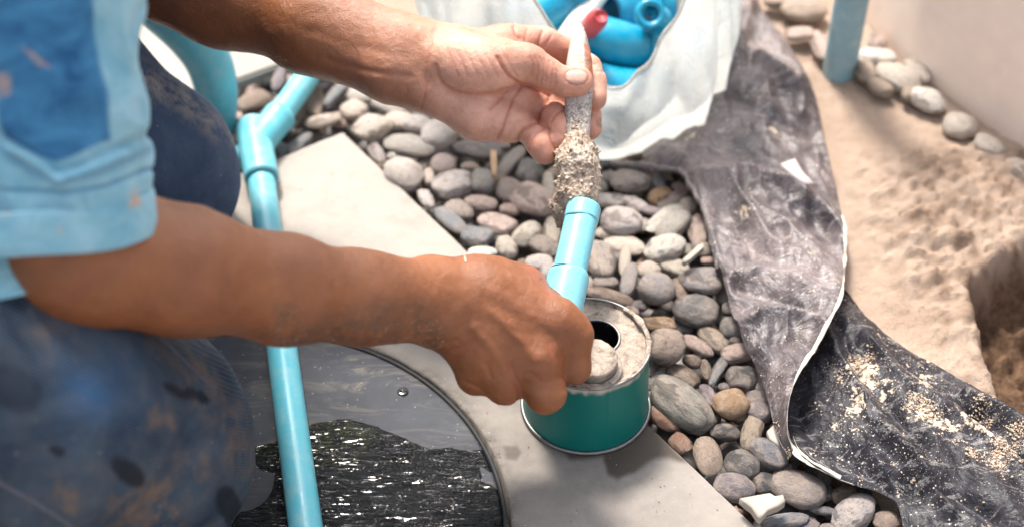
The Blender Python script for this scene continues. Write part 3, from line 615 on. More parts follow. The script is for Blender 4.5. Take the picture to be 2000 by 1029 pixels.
TONE = {'cream': (.47, .41, .35), 'white': (.62, .58, .52), 'pale grey': (.42, .385, .36), 'mid grey': (.26, .24, .23), 'dark grey': (.12, .115, .118), 'slate blue': (.18, .19, .21),
        'taupe': (.27, .225, .20), 'tan': (.33, .255, .20), 'pinkish': (.43, .32, .28), 'purplish': (.21, .175, .19), 'ochre': (.30, .175, .09), 'rust brown': (.26, .13, .085), 'olive grey': (.26, .245, .21), 'blackish': (.05, .048, .05), 'brown': (.17, .115, .085)}
T = [(495,200,32,22,-20,'brown'),(545,155,24,14,-80,'purplish'),(614,200,38,17,85,'brown'),(655,185,32,14,-55,'slate blue'),(631,237,36,14,-12,'cream'),(706,188,28,21,0,'pale grey'),(755,199,42,21,20,'pale grey'),
(692,217,26,20,-10,'cream'),(727,250,42,29,-18,'cream'),(778,238,32,21,0,'cream'),(463,228,11,10,0,'pinkish'),(572,242,9,8,0,'mid grey'),(588,222,30,14,-60,'brown'),(585,282,30,14,-40,'slate blue'),(490,240,24,17,0,'purplish'),
(814,243,35,20,5,'pale grey'),(858,262,40,30,-30,'pale grey'),(800,285,54,21,10,'mid grey'),(767,303,11,10,0,'white'),(734,297,28,13,50,'mid grey'),(788,338,41,30,15,'pale grey'),(866,323,25,23,0,'taupe'),(838,346,18,11,80,'cream'),
(884,361,40,29,-10,'pale grey'),(941,357,27,26,0,'mid grey'),(918,326,20,10,0,'tan'),(934,293,50,18,10,'dark grey'),(998,316,38,15,-48,'mid grey'),(1032,338,28,28,0,'dark grey'),(978,347,15,8,-30,'tan'),(996,374,30,24,20,'taupe'),
(1040,389,44,32,20,'pinkish'),(974,285,24,13,0,'purplish'),(1073,362,28,13,85,'cream'),(940,398,36,15,6,'pinkish'),(897,410,30,20,20,'taupe'),(832,388,24,13,55,'pale grey'),(880,431,38,15,38,'slate blue'),(934,463,35,20,6,'slate blue'),
(973,438,42,20,14,'pinkish'),(996,410,22,14,0,'pinkish'),(942,493,30,13,0,'white'),(990,483,25,21,60,'cream'),(1029,458,32,23,-30,'cream'),(1061,480,32,19,18,'taupe'),(1055,512,30,15,0,'pale grey'),(1077,452,30,16,88,'cream'),(1072,530,20,18,0,'pale grey'),
(1232,353,42,25,0,'taupe'),(1284,347,28,13,80,'slate blue'),(1192,391,30,17,0,'pale grey'),(1242,398,28,13,22,'pale grey'),(1288,383,27,17,-25,'ochre'),(1316,389,38,12,-30,'taupe'),(1332,367,21,10,12,'pinkish'),(1213,432,42,29,5,'pale grey'),
(1190,455,30,14,0,'cream'),(1298,427,52,18,-35,'pale grey'),(1342,405,24,18,-30,'taupe'),(1316,440,38,24,-38,'olive grey'),(1366,452,32,22,88,'pinkish'),(1275,413,30,10,15,'purplish'),(1220,478,42,19,14,'cream'),(1173,505,42,29,80,'taupe'),
(1300,485,42,27,-12,'pale grey'),(1372,486,22,16,20,'taupe'),(1221,508,32,12,-78,'cream'),(1200,502,16,11,0,'purplish'),(1229,547,34,16,-72,'mid grey'),(1267,530,25,20,0,'cream'),(1315,521,32,19,20,'cream'),(1326,566,24,17,80,'brown'),
(1369,545,42,28,6,'mid grey'),(1182,553,25,13,0,'taupe'),(1190,579,50,16,14,'brown'),(1386,510,18,8,0,'pinkish'),(1361,607,48,30,4,'dark grey'),(1285,632,34,16,6,'ochre'),(1362,675,34,16,32,'pinkish'),(1392,663,36,19,44,'tan'),
(1429,641,25,24,0,'dark grey'),(1248,598,16,11,0,'dark grey'),(1234,610,15,13,0,'pinkish'),(1352,706,18,13,20,'brown'),(1440,690,34,18,-12,'pinkish'),(1334,737,36,21,28,'brown'),(1379,723,22,11,80,'brown'),(1405,722,40,12,-58,'slate blue'),
(1449,742,31,28,0,'blackish'),(1480,743,26,11,84,'taupe'),(1327,788,74,40,38,'olive grey'),(1386,778,30,16,65,'purplish'),(1428,789,36,27,-10,'ochre'),(1479,777,25,17,0,'taupe'),(1485,805,27,20,10,'purplish'),(1297,815,35,23,38,'rust brown'),
(1414,756,11,9,0,'purplish'),(1330,866,26,20,38,'rust brown'),(1382,890,39,29,80,'tan'),(1415,845,34,19,0,'blackish'),(1469,842,40,19,-65,'tan'),(1504,885,40,29,38,'slate blue'),(1450,907,35,30,15,'dark grey'),(1434,951,42,29,10,'purplish'),
(1490,943,24,21,0,'blackish'),(1530,926,32,16,-35,'purplish'),(1560,955,57,38,8,'taupe'),(1533,1017,50,16,-8,'slate blue'),(1609,997,27,9,5,'slate blue'),(1668,1001,50,32,-32,'pale grey'),(1648,966,27,17,-20,'brown'),(1622,1031,26,11,0,'mid grey'),
(1733,1016,31,20,0,'tan'),(1604,962,26,18,0,'blackish'),(1425,604,16,14,0,'dark grey'),(1440,668,16,12,0,'blackish'),(1400,800,12,10,0,'blackish')]
GRP = 'river pebbles in the gravel bed'
LM = {'teal can': (1146, 740, 110), 'white plastic bag': (1240, 280, 90), 'black plastic sheet': None, 'concrete slab edge': None, 'blue tee joint': (510, 270, 20)}
sheet_line = [(1190, 318), (1350, 345), (1400, 540), (1500, 800), (1555, 890), (1665, 950), (1760, 1029)]; slab_line = [(670, 258), (1480, 1029)]
def lm_of(u, v):
    best = None
    for k, q in LM.items():
        if q: d = max(0, math.hypot(u-q[0], v-q[1])-q[2])
        else: d = float(pdist(np.array([u]), np.array([v]), sheet_line if k.startswith('black') else slab_line)[0])
        if best is None or d < best[0]: best = (d, k)
    return best
ORD = ['nearest', 'second nearest', 'third nearest', 'fourth nearest', 'fifth nearest', 'sixth nearest', 'seventh nearest', 'eighth nearest', 'ninth nearest', 'tenth nearest', 'eleventh nearest', 'twelfth nearest']
ALLP = []
def place_pebble(u, v, a, b, ang, tone, z=-.003, flat=.68, me=None, name='pebble', extra=None, rs=random):
    c = G(u, v, z); d = PX(c)[2]; a_, b_ = a*d/F, b*d/F; t = math.radians(ang); cu, sv = math.cos(t), -math.sin(t)
    S = a_*a_*np.outer([cu, sv], [cu, sv])+b_*b_*np.outer([-sv, cu], [-sv, cu])
    pit = math.atan2(H-z, c[1]); sn, cs = math.sin(pit), math.cos(pit); h = flat*b_
    hm = .85*math.sqrt(max(S[1, 1]-S[0, 1]**2/S[0, 0], 1e-9))/cs; h = min(h, hm)
    Pm = np.array([[S[0, 0], S[0, 1]/sn], [S[0, 1]/sn, (S[1, 1]-h*h*cs*cs)/sn**2]])
    wv, ev = np.linalg.eigh(Pm); wv = np.sqrt(np.maximum(wv, (b_*.5)**2))
    o = bpy.data.objects.new(name, me or rs.choice(PEB)); C.objects.link(o); o.location = c
    R3 = np.array([[ev[0, 1], -ev[1, 1], 0], [ev[1, 1], ev[0, 1], 0], [0, 0, 1]])
    fl = rs.choice([0, math.pi]) if me is None else 0
    Rm = Matrix(R3.tolist()).to_4x4() @ Matrix.Rotation(fl, 4, 'Z') @ (Matrix.Rotation(fl, 4, 'X') if rs.random() < .5 and me is None else Matrix.Identity(4))
    o.rotation_euler = Rm.to_euler(); o.scale = (wv[1], wv[0], h)
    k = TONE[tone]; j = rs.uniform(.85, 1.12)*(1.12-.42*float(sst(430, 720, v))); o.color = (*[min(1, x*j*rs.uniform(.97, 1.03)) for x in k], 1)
    el = a/b; shape = 'long narrow' if el > 2.1 else 'oval' if el > 1.35 else 'rounded'; size = 'large' if a*b > 1100 else 'small' if a*b < 420 else ''
    ALLP.append(dict(o=o, u=u, v=v, tone=tone, desc=' '.join(x for x in (size, shape, tone) if x), r=(a+b)/2, extra=extra)); return o
rs = random.Random(5)
for (u, v, a, b, ang, tone) in T:
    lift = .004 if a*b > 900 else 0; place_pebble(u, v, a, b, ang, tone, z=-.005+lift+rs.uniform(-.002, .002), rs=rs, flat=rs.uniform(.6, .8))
place_pebble(1302, 677, 41, 38, 0, 'tan', z=.006, flat=.8, me=flat_cut(3, (.1, -.75, -.65), .38), extra='coarse tan broken pebble with a flat dark underside, just right of the teal can')
place_pebble(1281, 563, 39, 32, 15, 'mid grey', z=.004, flat=.8, me=flat_cut(5, (1, .15, -.1), .70), extra='grey broken pebble with one flat vertical face, above the dark speckled oval pebble')
# fill the open spots of the bed, then a deeper layer
bed = [(440, 120), (640, 96), (820, 90), (1100, 220), (1190, 300), (1340, 335), (1395, 520), (1450, 660), (1520, 840), (1560, 900), (1680, 960), (1790, 1040), (1860, 1140), (1600, 1150), (1480, 1029), (672, 262), (545, 310), (440, 350)]
fillc = ['mid grey', 'taupe', 'pale grey', 'dark grey', 'purplish', 'olive grey', 'slate blue', 'brown', 'pinkish', 'cream']
added = 0; tries = 0
while tries < 9000 and added < 150:
    tries += 1; u = rs.uniform(440, 1860); v = rs.uniform(90, 1150)
    if not inpoly(np.array([u]), np.array([v]), bed)[0]: continue
    r = rs.uniform(13, 24)*(.75+.4*v/1000)
    if float(pdist(np.array([u]), np.array([v]), slab_line+[(1600, 1143)])[0]) < r*.75 and v > 250: continue
    if 0 and (u-1146)**2+((v-760)*1.2)**2 < 140**2: continue
    if any(math.hypot(u-q['u'], v-q['v']) < (r+q['r'])*.74 for q in ALLP): continue
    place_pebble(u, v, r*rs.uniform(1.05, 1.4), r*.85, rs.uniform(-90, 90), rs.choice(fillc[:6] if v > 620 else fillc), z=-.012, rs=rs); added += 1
print('pebbles', len(ALLP))
sig = {}
for q in ALLP:
    q['lm'] = lm_of(q['u'], q['v']); sig.setdefault((q['desc'], q['lm'][1]), []).append(q)
for (ds, lm), qs in sig.items():
    qs.sort(key=lambda q: q['lm'][0])
    for i, q in enumerate(qs):
        lab = q['extra'] or (f"{ds} pebble lying by the {lm}" if len(qs) == 1 else f"{ds} pebble, {ORD[min(i, 11)]} such to the {lm}")
        tag(q['o'], lab, 'pebble', GRP)
# deep layer, one mesh
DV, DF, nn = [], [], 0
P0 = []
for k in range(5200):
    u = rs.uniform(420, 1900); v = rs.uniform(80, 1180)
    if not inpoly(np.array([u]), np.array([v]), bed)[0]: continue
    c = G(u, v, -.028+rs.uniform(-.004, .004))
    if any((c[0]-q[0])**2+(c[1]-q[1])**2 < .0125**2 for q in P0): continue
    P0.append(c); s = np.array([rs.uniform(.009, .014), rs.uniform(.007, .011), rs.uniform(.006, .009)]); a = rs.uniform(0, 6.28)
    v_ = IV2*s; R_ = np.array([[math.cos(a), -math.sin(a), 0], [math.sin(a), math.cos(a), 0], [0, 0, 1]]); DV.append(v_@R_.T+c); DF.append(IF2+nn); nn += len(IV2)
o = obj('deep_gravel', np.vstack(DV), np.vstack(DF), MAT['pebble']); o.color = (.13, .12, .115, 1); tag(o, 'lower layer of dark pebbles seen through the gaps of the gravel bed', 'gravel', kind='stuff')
# chips lying on the pebbles
def chip(name, px, z, th, mat, label, cat, tilt=0):
    pts = [G(u, v, z+tilt*i) for i, (u, v) in enumerate(px)]; o = raised_poly(name, pts, th, mat, nz=.0012); tag(o, label, cat); return o
MAT['chipw'] = m_plain('chip_stone', (.36, .32, .27), .7, .15, 60)
chip('stone_chip', [(1443, 981), (1502, 971), (1512, 978), (1528, 977), (1532, 988), (1520, 997), (1498, 1005), (1484, 1021), (1478, 1018), (1466, 1000), (1455, 992)], .010, .006, MAT['chipw'], 'white angular stone chip wedged beside the edge of the slab', 'stone chip')
chip('stone_chip', [(1331, 514), (1362, 486), (1372, 482), (1374, 489), (1345, 514), (1335, 519)], .014, .004, MAT['chipw'], 'narrow cream stone chip sticking up between the pebbles near the black sheet', 'stone chip')
chip('stone_chip', [(1497, 846), (1517, 828), (1532, 862), (1524, 880), (1502, 862)], .004, .004, MAT['chipw'], 'flat tan stone chip half under the white edge of the black sheet', 'stone chip')
chip('wood_chip', [(958, 296), (970, 298), (971, 330), (968, 350), (961, 346), (958, 320)], .010, .003, m_plain('chip_wood', (.50, .33, .20), .8, .3, 80), 'thin tan splinter of wood standing among the pebbles under the little finger', 'splinter')

# stones on the sand along the wall
WS = [(1570, 18, 46, 28, 5, 'tan'), (1562, 68, 30, 15, -5, 'pinkish'), (1604, 92, 30, 18, 80, 'pinkish'), (1520, 2, 30, 14, 0, 'tan'), (1708, 112, 44, 19, 4, 'white'), (1690, 140, 24, 20, 60, 'tan'), (1752, 152, 44, 26, 20, 'cream'), (1720, 172, 26, 16, 30, 'tan'),
      (1790, 140, 30, 20, 60, 'cream'), (1812, 196, 36, 24, 20, 'white'), (1780, 185, 20, 14, 0, 'tan'), (1874, 246, 34, 28, 0, 'cream'), (1930, 284, 32, 20, 25, 'cream'), (1712, 84, 20, 18, 0, 'pinkish'), (1990, 330, 30, 20, 20, 'cream')]
WL = ['big oval tan stone at the top, left of the upright grey blue pipe', 'flat pinkish stone under the big tan stone left of the upright pipe', 'narrow pinkish stone leaning against the foot of the upright pipe', 'tan stone beside the top of the black sheet', 'long white stone just right of the upright pipe', 'short tan stone under the long white one by the pipe foot',
      'cream rounded stone where the wall corner meets the sand', 'small tan stone half sunk in sand below the pipe', 'cream stone leaning on the corner of the wall', 'white stone with a pointed end, in the row by the wall', 'little tan stone tucked behind the white stone', 'rounded cream stone standing alone, fifth along the wall base',
      'pale flat stone nearly buried at the base of the wall', 'small pinkish stone between upright pipe and wall corner', 'last cream stone of the row, farthest along the wall to the right']
for q, l in zip(WS, WL):
    o = place_pebble(*q, z=.008, flat=.75, name='stone', rs=rs); o.color = (*[min(1, 1.05*x) for x in TONE[q[5]]], 1); ALLP.pop(); tag(o, l, 'stone', 'stones along the foot of the wall')

# ------------------------------------------------------------------ pipes and fittings
def pipe_thing(name, path, r, mat, label, cat, collars=(), wall=.0022, seg=48, group=None):
    path = np.asarray(path); t = thing(name, path[0], label, cat, group); v, f = tube(path, r, seg, wall); obj('pipe_wall', v, f, mat, t)
    for (i, j, rr) in collars:
        s = path[i:j]; rad = np.full(len(s), rr); rad[0] -= .0006; rad[-1] -= .0006
        v, f = tube(s, rad, seg, rr-(r if np.isscalar(r) else r[i])+.0004); obj('collar', v, f, mat, t)
    return t
r0 = .0124
pa = [G(508, 330, r0+.002), G(548, 660, r0+.003), G(597, 1029, r0+.0035), G(625, 1240, r0+.003)]
pa = catmull(pa, 60); pipe_thing('ground_pipe', pa, r0, MAT['pvc'], 'long turquoise plastic pipe lying across the slab and the round cover, running under the forearm', 'pipe')
tj = thing('tee_joint', G(500, 290, .014), 'turquoise plastic tee joint on the pebbles behind the knee, joining two pipes', 'pipe fitting')
v, f = tube(catmull([G(493, 247, r0+.004), G(512, 352, r0+.0025)], 16), np.array([.0146]+[.0156]*14+[.0150]), 48, .003); obj('barrel', v, f, MAT['pvc'], tj)
v, f = tube(catmull([G(500, 284, r0+.004), G(548, 226, r0+.004)], 12), np.array([.0150]*10+[.0158, .0152]), 48, .003); obj('branch', v, f, MAT['pvc'], tj)
v, f = tube(catmull([G(500, 300, .010), G(463, 310, -.004)], 8), .0125, 40, .003); obj('stub', v, f, MAT['pvc'], tj)
pipe_thing('ground_pipe', catmull([G(532, 246, r0+.004), G(607, 140, r0+.004), G(690, 10, r0+.004)], 30), r0-.0005, MAT['pvc'], 'turquoise pipe running from the tee joint up across the pebbles under the far arm', 'pipe')
ye = G(424, 235, 0)[1]
pe = catmull([PY(424, 262, ye+.005), PY(423, 205, ye), PY(419, 160, ye), PY(403, 112, ye), PY(372, 68, ye), PY(325, 22, ye), PY(270, -25, ye), PY(190, -90, ye)], 60)
pipe_thing('elbow_pipe', pe, np.interp(np.linspace(0, 1, 60), [0, .5, 1], [.0182, .0225, .025]), MAT['pvc'], 'wide turquoise bent pipe rising out of the gravel behind the knee', 'pipe')
gp = G(1637, 152, -.01); pipe_thing('upright_pipe', [gp+np.array([0, 0, z]) for z in np.linspace(-.03, .32, 60)], .0163, MAT['pvcg'], 'upright grey blue plastic pipe standing in the sand near the wall', 'pipe', collars=[(22, 52, .0188)])

# held pipe
hp_t = P(1141, 402, 1.262); hp_b = P(1082, 668, 1.205)
path = np.array([hp_t+(hp_b-hp_t)*t for t in np.linspace(0, 1, 60)])
ht = thing('held_pipe', path[30], 'short light blue pipe with socket end gripped in the near fist above the can', 'pipe')
# thin irregular collar at the open top
T_, N_, B_ = frame_dirs(path); a = np.linspace(0, 2*np.pi, 64, endpoint=False)
def ring_pipe(z0, z1, ro, wall, wob=0, lip=.0006, n=14):
    V = []; tt = np.linspace(z0, z1, n); L = np.linalg.norm(hp_b-hp_t); c = lambda t: hp_t+(hp_b-hp_t)*t/L
    for i, t in enumerate(tt):
        r = ro-(lip if i in (0, n-1) else 0); ph = wob*np.sin(a*2+1)*(1 if i == n-1 else 0)+wob*.6*np.sin(a*3)*(1 if i == n-1 else 0)
        V.append(c(t)+np.cos(a)[:, None]*N_[0]*r+np.sin(a)[:, None]*B_[0]*r+ph[:, None]*T_[0])
    for t in tt[::-1]: V.append(c(t)+(np.cos(a)[:, None]*N_[0]+np.sin(a)[:, None]*B_[0])*(ro-wall))
    V.append(V[0]); return np.vstack(V), grid_faces(len(V), 64, True)
v, f = ring_pipe(.0, .1157, .0128, .0022); obj('pipe_wall', v, f, MAT['pvc2'], ht)
v, f = ring_pipe(.0004, .0145, .01335, .0007, .0012); obj('collar', v, f, MAT['pvc2'], ht)
v, f = ring_pipe(.0610, .1160, .0158, .0030, 0, .0009, 24); k = 64*3
v = v.copy(); ph = np.tile(.0011*np.sin(a*2.0+.4)+.0006*np.sin(3*a), 2); v[:128] += ph[:, None]*T_[0]*.8; obj('socket', v, f, MAT['pvc2'], ht)

# brush
bt, bb = P(1131, 42, 1.300), P(1128, 330, 1.272)
def build_brush():
    t = thing('glue_brush', P(1130, 200, 1.285), 'old wooden brush caked with dried glue, pinched between thumb and fingers', 'brush')
    # handle: outline left/right per row, rounded rectangular section
    rows = [(42, 1126, 1134), (52, 1121, 1139), (70, 1117, 1145), (95, 1112, 1151), (120, 1108, 1155), (150, 1105, 1157), (200, 1104, 1155), (240, 1105, 1152), (280, 1107, 1150), (320, 1107, 1150)]
    vr = np.linspace(42, 318, 90); L = np.interp(vr, [r[0] for r in rows], [r[1] for r in rows]); R = np.interp(vr, [r[0] for r in rows], [r[2] for r in rows]); a = np.linspace(0, 2*np.pi, 40, endpoint=False); V = []
    for i, y in enumerate(vr):
        d = 1.300-(y-42)/288*.028; hw = (R[i]-L[i])/2*1.06*d/F; c = P((L[i]+R[i])/2, y, d); ca, sa = np.cos(a), np.sin(a); e = 2/3.2
        X = np.sign(ca)*np.abs(ca)**e*hw; D = np.sign(sa)*np.abs(sa)**e*min(hw*.75, .0070); V.append(c+X[:, None]*Rt+D[:, None]*Fw)
    V = np.vstack(V); V += (.0004*noise(V, 220, 2, 3)+.0003*noise(V, 90, 6, 2))[:, None]*(-Fw)
    f = [tuple(q) for q in grid_faces(len(vr), 40, True)]+[tuple(range(40))[::-1]]
    o = obj('handle', V, f, MAT['handle'], t); u, v, d = PX(V); rel = (u-np.interp(v, vr, L))/(np.interp(v, vr, R)-np.interp(v, vr, L))
    attr(o.data, 'grime', np.clip(sst(175, 215, v)+.9*sst(.80, .92, rel), 0, 1)); attr(o.data, 'rust', sst(.70, .80, rel)*spoly(u, v, [(1130, 80), (1168, 90), (1168, 152), (1135, 152)], 8))
    # crust head
    g = [dict(prims=[('c', P(1128, 275, 1.274), P(1127, 318, 1.272), .0086, .0150), ('c', P(1127, 318, 1.272), P(1129, 375, 1.27), .0168, .0165), ('c', P(1122, 380, 1.274), P(1105, 405, 1.276), .0135, .0100), ('c', P(1105, 408, 1.277), P(1097, 436, 1.277), .0085, .0028), ('c', P(1088, 405, 1.277), P(1097, 430, 1.277), .0055, .003)], k=.008, kj=.004)]
    pos, fc = sdf_mesh(g, .0006, P(1128, 345, 1.27)-.045, P(1128, 345, 1.27)+.045); N = vnormals(pos, fc)
    dsp = .0013*noise(pos*np.array([1, 1, .5]), 95, 3, 4)+.0005*noise(pos, 520, 5, 3); r2 = np.clip(noise(pos, 260, 8, 3)-.55, 0, 1)*.0045
    obj('crusted_head', pos+N*(dsp+r2)[:, None], fc, MAT['crust'], t)
    # crumbs up the handle
    V, Fc, n = [], [], 0; cv, cf = ico(1)
    for k in range(420):
        y = 320-abs(random.gauss(0, 55)); 
        if y < 188: continue
        ang = random.uniform(0, 6.28); d = 1.300-(y-42)/288*.028; hw = .0090+max(0, (y-275))*.00008; s = random.uniform(.0004, .0014)*(1.3 if y > 250 else .8)
        c = P(1128, y, d)+Rt*math.cos(ang)*hw*.95-Fw*abs(math.sin(ang))*.0072
        V.append(cv*(s*(1+.5*noise(cv, 2, k)))[:, None]*np.array([1, 1, 1.2])+c); Fc.append(cf+n); n += len(cv)
    o = obj('glue_crumbs', np.vstack(V), np.vstack(Fc), MAT['crust'], t); tag(o, kind='stuff')
build_brush()

# can
def build_can():
    cb = G(1144, 791, .0); cz = .073; rb, rt = .0500, .0462
    t = thing('glue_can', cb, 'squat teal tin can with glue crusted lid standing open on the slab', 'can')
    v, f = lathe([(rb-.0008, .0022), (rb-.0003, .004), (rb-.0006, .012), (rt+.0006, cz-.004), (rt+.0002, cz-.0015)], 160, cb)
    n_ = 40; prof = [(rb-.0008, .0022)]+[(rb-.0004+(rt-rb)*s, .004+(cz-.0075)*s) for s in np.linspace(0, 1, n_)]; v, f = lathe(prof, 240, cb)
    # side seam ridge
    an = np.arctan2(v[:, 1]-cb[1], v[:, 0]-cb[0]); s_an = math.radians(-72); ridge = np.exp(-(((an-s_an)*rb)/.0012)**2); rad = v-cb; rad[:, 2] = 0; rad /= np.linalg.norm(rad, axis=1)[:, None]; v = v+rad*(.0005*ridge)[:, None]
    o = obj('body', v, f, MAT['can'], t); nz = noise(np.stack([an*rb, an*0, v[:, 2]], 1), 160, 4, 2); attr(o.data, 'glue', np.clip(sst(cz-.0085, cz-.0035, v[:, 2]+.003*nz*(nz > 0)), 0, 1))
    for nm, (zc, rr, th) in (('bottom_rim', (.0018, rb+.0004, .0016)), ('top_rim', (cz-.001, rt+.0008, .0013))):
        pr = [(rr+th*math.cos(q), zc+th*1.05*math.sin(q)) for q in np.linspace(0, 2*np.pi, 14)]; v, f = lathe(pr, 200, cb); o = obj(nm, v, f, MAT['metal'], t)
    # lid with an off-centre round hole, recessed below the rim
    hc = G(1163, 660, cz-.004); hr = .0195; nr = 40; th = np.linspace(0, 2*np.pi, 320, endpoint=False); V = []
    for q in th:
        d = np.array([math.cos(q), math.sin(q)]); o_ = hc[:2]-cb[:2]; bq = o_@d; R = -bq+math.sqrt(bq*bq-o_@o_+(rt-.0004)**2)
        rr = np.linspace(hr+.0012, R, nr); V += [[hc[0]+d[0]*hr, hc[1]+d[1]*hr, cz-.012], [hc[0]+d[0]*hr, hc[1]+d[1]*hr, cz-.0045], [hc[0]+d[0]*(hr+.0006), hc[1]+d[1]*(hr+.0006), cz-.0032]]+[[hc[0]+d[0]*r, hc[1]+d[1]*r, cz-.0042+(.0028 if i == nr-1 else .0)] for i, r in enumerate(rr)]
    V = np.array(V); m_ = nr+3; n = len(th); i, j = np.meshgrid(np.arange(n), np.arange(m_-1), indexing='ij'); i2 = (i+1) % n; f = np.stack([i*m_+j, i*m_+j+1, i2*m_+j+1, i2*m_+j], -1).reshape(-1, 4)
    rad = np.hypot(V[:, 0]-cb[0], V[:, 1]-cb[1])/rt; tp = V[:, 2] > cz-.0044; nn_ = noise(V, 110, 5, 4); V[:, 2] += tp*(.0009*nn_+.0012*np.clip(rad-.8, 0, 1)*5*(.5+.5*noise(V, 60, 2, 2)))
    obj('lid', V, f, MAT['glue'], t)
    pr = [(hr-.0010+.0011*math.cos(q), .0011*math.sin(q)) for q in np.linspace(0, 2*np.pi, 12)]; v, f = lathe(pr, 120, hc+np.array([0, 0, .0005])); obj('neck_ring', v, f, MAT['metal'], t)
    v, f = lathe([(hr-.0008, -.0005), (hr-.0012, -.045), (.0001, -.045)], 80, hc); obj('inner_sleeve', v, f, MAT['dark'], t)
    # crust dripping over the rim
    an = np.linspace(-2.6, .9, 260); V = []; 
    prof_a = np.linspace(0, 2*np.pi, 12, endpoint=False)
    for q in an:
        p_ = np.array([q*rt, 0, 0])[None]; s = .0007+.0008*abs(noise(p_, 90, 3, 3)[0])+.0005*max(0, noise(p_, 25, 8, 2)[0]); dz = -.0012*abs(noise(p_, 60, 12, 2)[0])
        c = cb+np.array([math.cos(q)*(rt-.0004), math.sin(q)*(rt-.0004), cz+.0004+dz]); d = np.array([math.cos(q), math.sin(q), 0])
        V.append(c+np.cos(prof_a)[:, None]*d*s*1.5+np.sin(prof_a)[:, None]*np.array([0, 0, 1])*s)
    V = np.vstack(V); obj('rim_crust', V, [tuple(x) for x in grid_faces(len(an), 12, True)]+[tuple(range(12)), tuple(range(len(V)-12, len(V)))], MAT['glue'], t)
    # loose plug resting on the lid
    cc = G(1158, 716, cz+.002); tp = thing('can_plug', cc, 'round glue covered metal plug resting upside on the lid beside the open hole', 'lid')
    tilt = Matrix.Rotation(math.radians(5), 3, 'X')
    for nm, prof, mt in (('flange', [(.0001, .0), (.0195, 0), (.0212, -.0006), (.0222, .0004), (.0215, .0016), (.0190, .0012), (.0185, .0030)], MAT['glue']), ('cup', [(.0182, .0005), (.0180, .0090), (.0175, .0104), (.0165, .0110), (.0001, .0108)], MAT['metal']), ('top_crust', [(.0178, .0095), (.0181, .0108), (.0168, .0122), (.010, .0122), (.0001, .0123)], MAT['glue'])):
        v, f = lathe(prof, 120, (0, 0, 0)); v += (.0005*noise(v, 160, 5, 3))[:, None]*np.array([.5, .5, 1]); v = v@np.array(tilt).T+cc; obj(nm, v, f, mt, tp)
build_can()

# ------------------------------------------------------------------ bag of fittings
def build_bag():
    cx, cy = .073, 1.30; rx, ry = .135, .150
    t = thing('plastic_bag', (cx, cy, 0), 'translucent white plastic carrier bag of blue fittings standing open behind the hand', 'bag')
    nf, nt = 420, 150; ph = np.linspace(-np.pi, np.pi, nf, endpoint=False); tt = np.linspace(0, 1, nt); PH, TT = np.meshgrid(ph, tt, indexing='ij')
    dp = PH+1.50; front = np.exp(-(dp/np.where(dp > 0, .38, .24))**2)
    hh = .215-.128*front; prof = np.interp(TT, [0, .03, .10, .35, .7, 1], [.84, .95, 1.0, 1.05, 1.0, .97])
    cr = 1-np.abs(noise(np.stack([np.cos(PH).ravel()*2.2, np.sin(PH).ravel()*2.2, TT.ravel()*.8], 1), 1.6, 3, 3)).reshape(PH.shape)
    fold = .060*(cr-.65)+.03*noise(np.stack([np.cos(PH).ravel()*7, np.sin(PH).ravel()*7, TT.ravel()*1.2], 1), 1.0, 9, 2).reshape(PH.shape)*(.1+1.1*TT)
    lobe = -.10*np.exp(-((PH+.62)/.10)**2)*(1-.3*TT)+.04*np.exp(-((PH+.95)/.22)**2)
    e = .80; cxs = np.sign(np.cos(PH))*np.abs(np.cos(PH))**e; sns = np.sign(np.sin(PH))*np.abs(np.sin(PH))**e
    r = prof*(1+fold+lobe); X = cx+rx*r*cxs; Y = cy+ry*r*sns; Z = -.004+hh*TT+.004*noise(np.stack([PH.ravel()*3, TT.ravel()*3, PH.ravel()*0], 1), 1.2, 2, 2).reshape(PH.shape)
    lf = np.clip(cx-X, 0, 1); Y = Y+.45*lf; X = X-lf*.55*TT; V = np.stack([X, Y, Z], -1).reshape(-1, 3); f = grid_faces(nf, nt, False); i = nf-1; j = np.arange(nt-1); f = np.vstack([f, np.stack([i*nt+j, 0*nt+j, j+1, i*nt+j+1], -1)])
    ctr = np.array([[cx, cy, -.006]]); base = len(V); V = np.vstack([V, ctr]); 
    fl = [tuple(q) for q in f]+[((i+1) % nf*nt, i*nt, base) for i in range(nf)]
    o = obj('film', V, fl, MAT['bag'], t)
    rim = np.array([V[i*nt+nt-1] for i in range(nf)]+[V[nt-1]]); v, f = tube(rim, .0016, 8); obj('rim_hem', v, f, MAT['bag'], t)
build_bag()
def elbow(name, p, d1, d2, r, mat, label, L=.035):
    d1 = np.array(d1, float)/np.linalg.norm(d1); d2 = np.array(d2, float)/np.linalg.norm(d2); pa = catmull([p+d1*L, p+d1*L*.35, p+d2*L*.35, p+d2*L], 24)
    t = thing(name, p, label, 'pipe fitting', 'blue fittings heaped in the bag'); v, f = tube(pa, r, 32, .003); obj('bend', v, f, mat, t)
    for q, dr in ((0, d1), (23, d2)):
        e = np.array([pa[q]+dr*s for s in np.linspace(-.012, .002, 6)]); v, f = tube(e, r+.003, 32, .005); obj('socket', v, f, mat, t)
D_ = MAT['pvcd']
elbow('elbow_fitting', PY(1075, 30, 1.27), (-1, .2, -.3), (.6, .5, .5), .020, D_, 'blue elbow fitting in the bag, left of the white pipe')
elbow('elbow_fitting', PY(1205, 85, 1.25), (-.9, .4, 0), (.7, .3, -.5), .022, D_, 'blue elbow fitting lowest in the bag opening, right of the brush tip')
elbow('elbow_fitting', PY(1235, 15, 1.32), (-.6, -.5, .2), (.8, .3, -.2), .021, D_, 'blue elbow fitting under the ring shaped socket at the back of the bag')
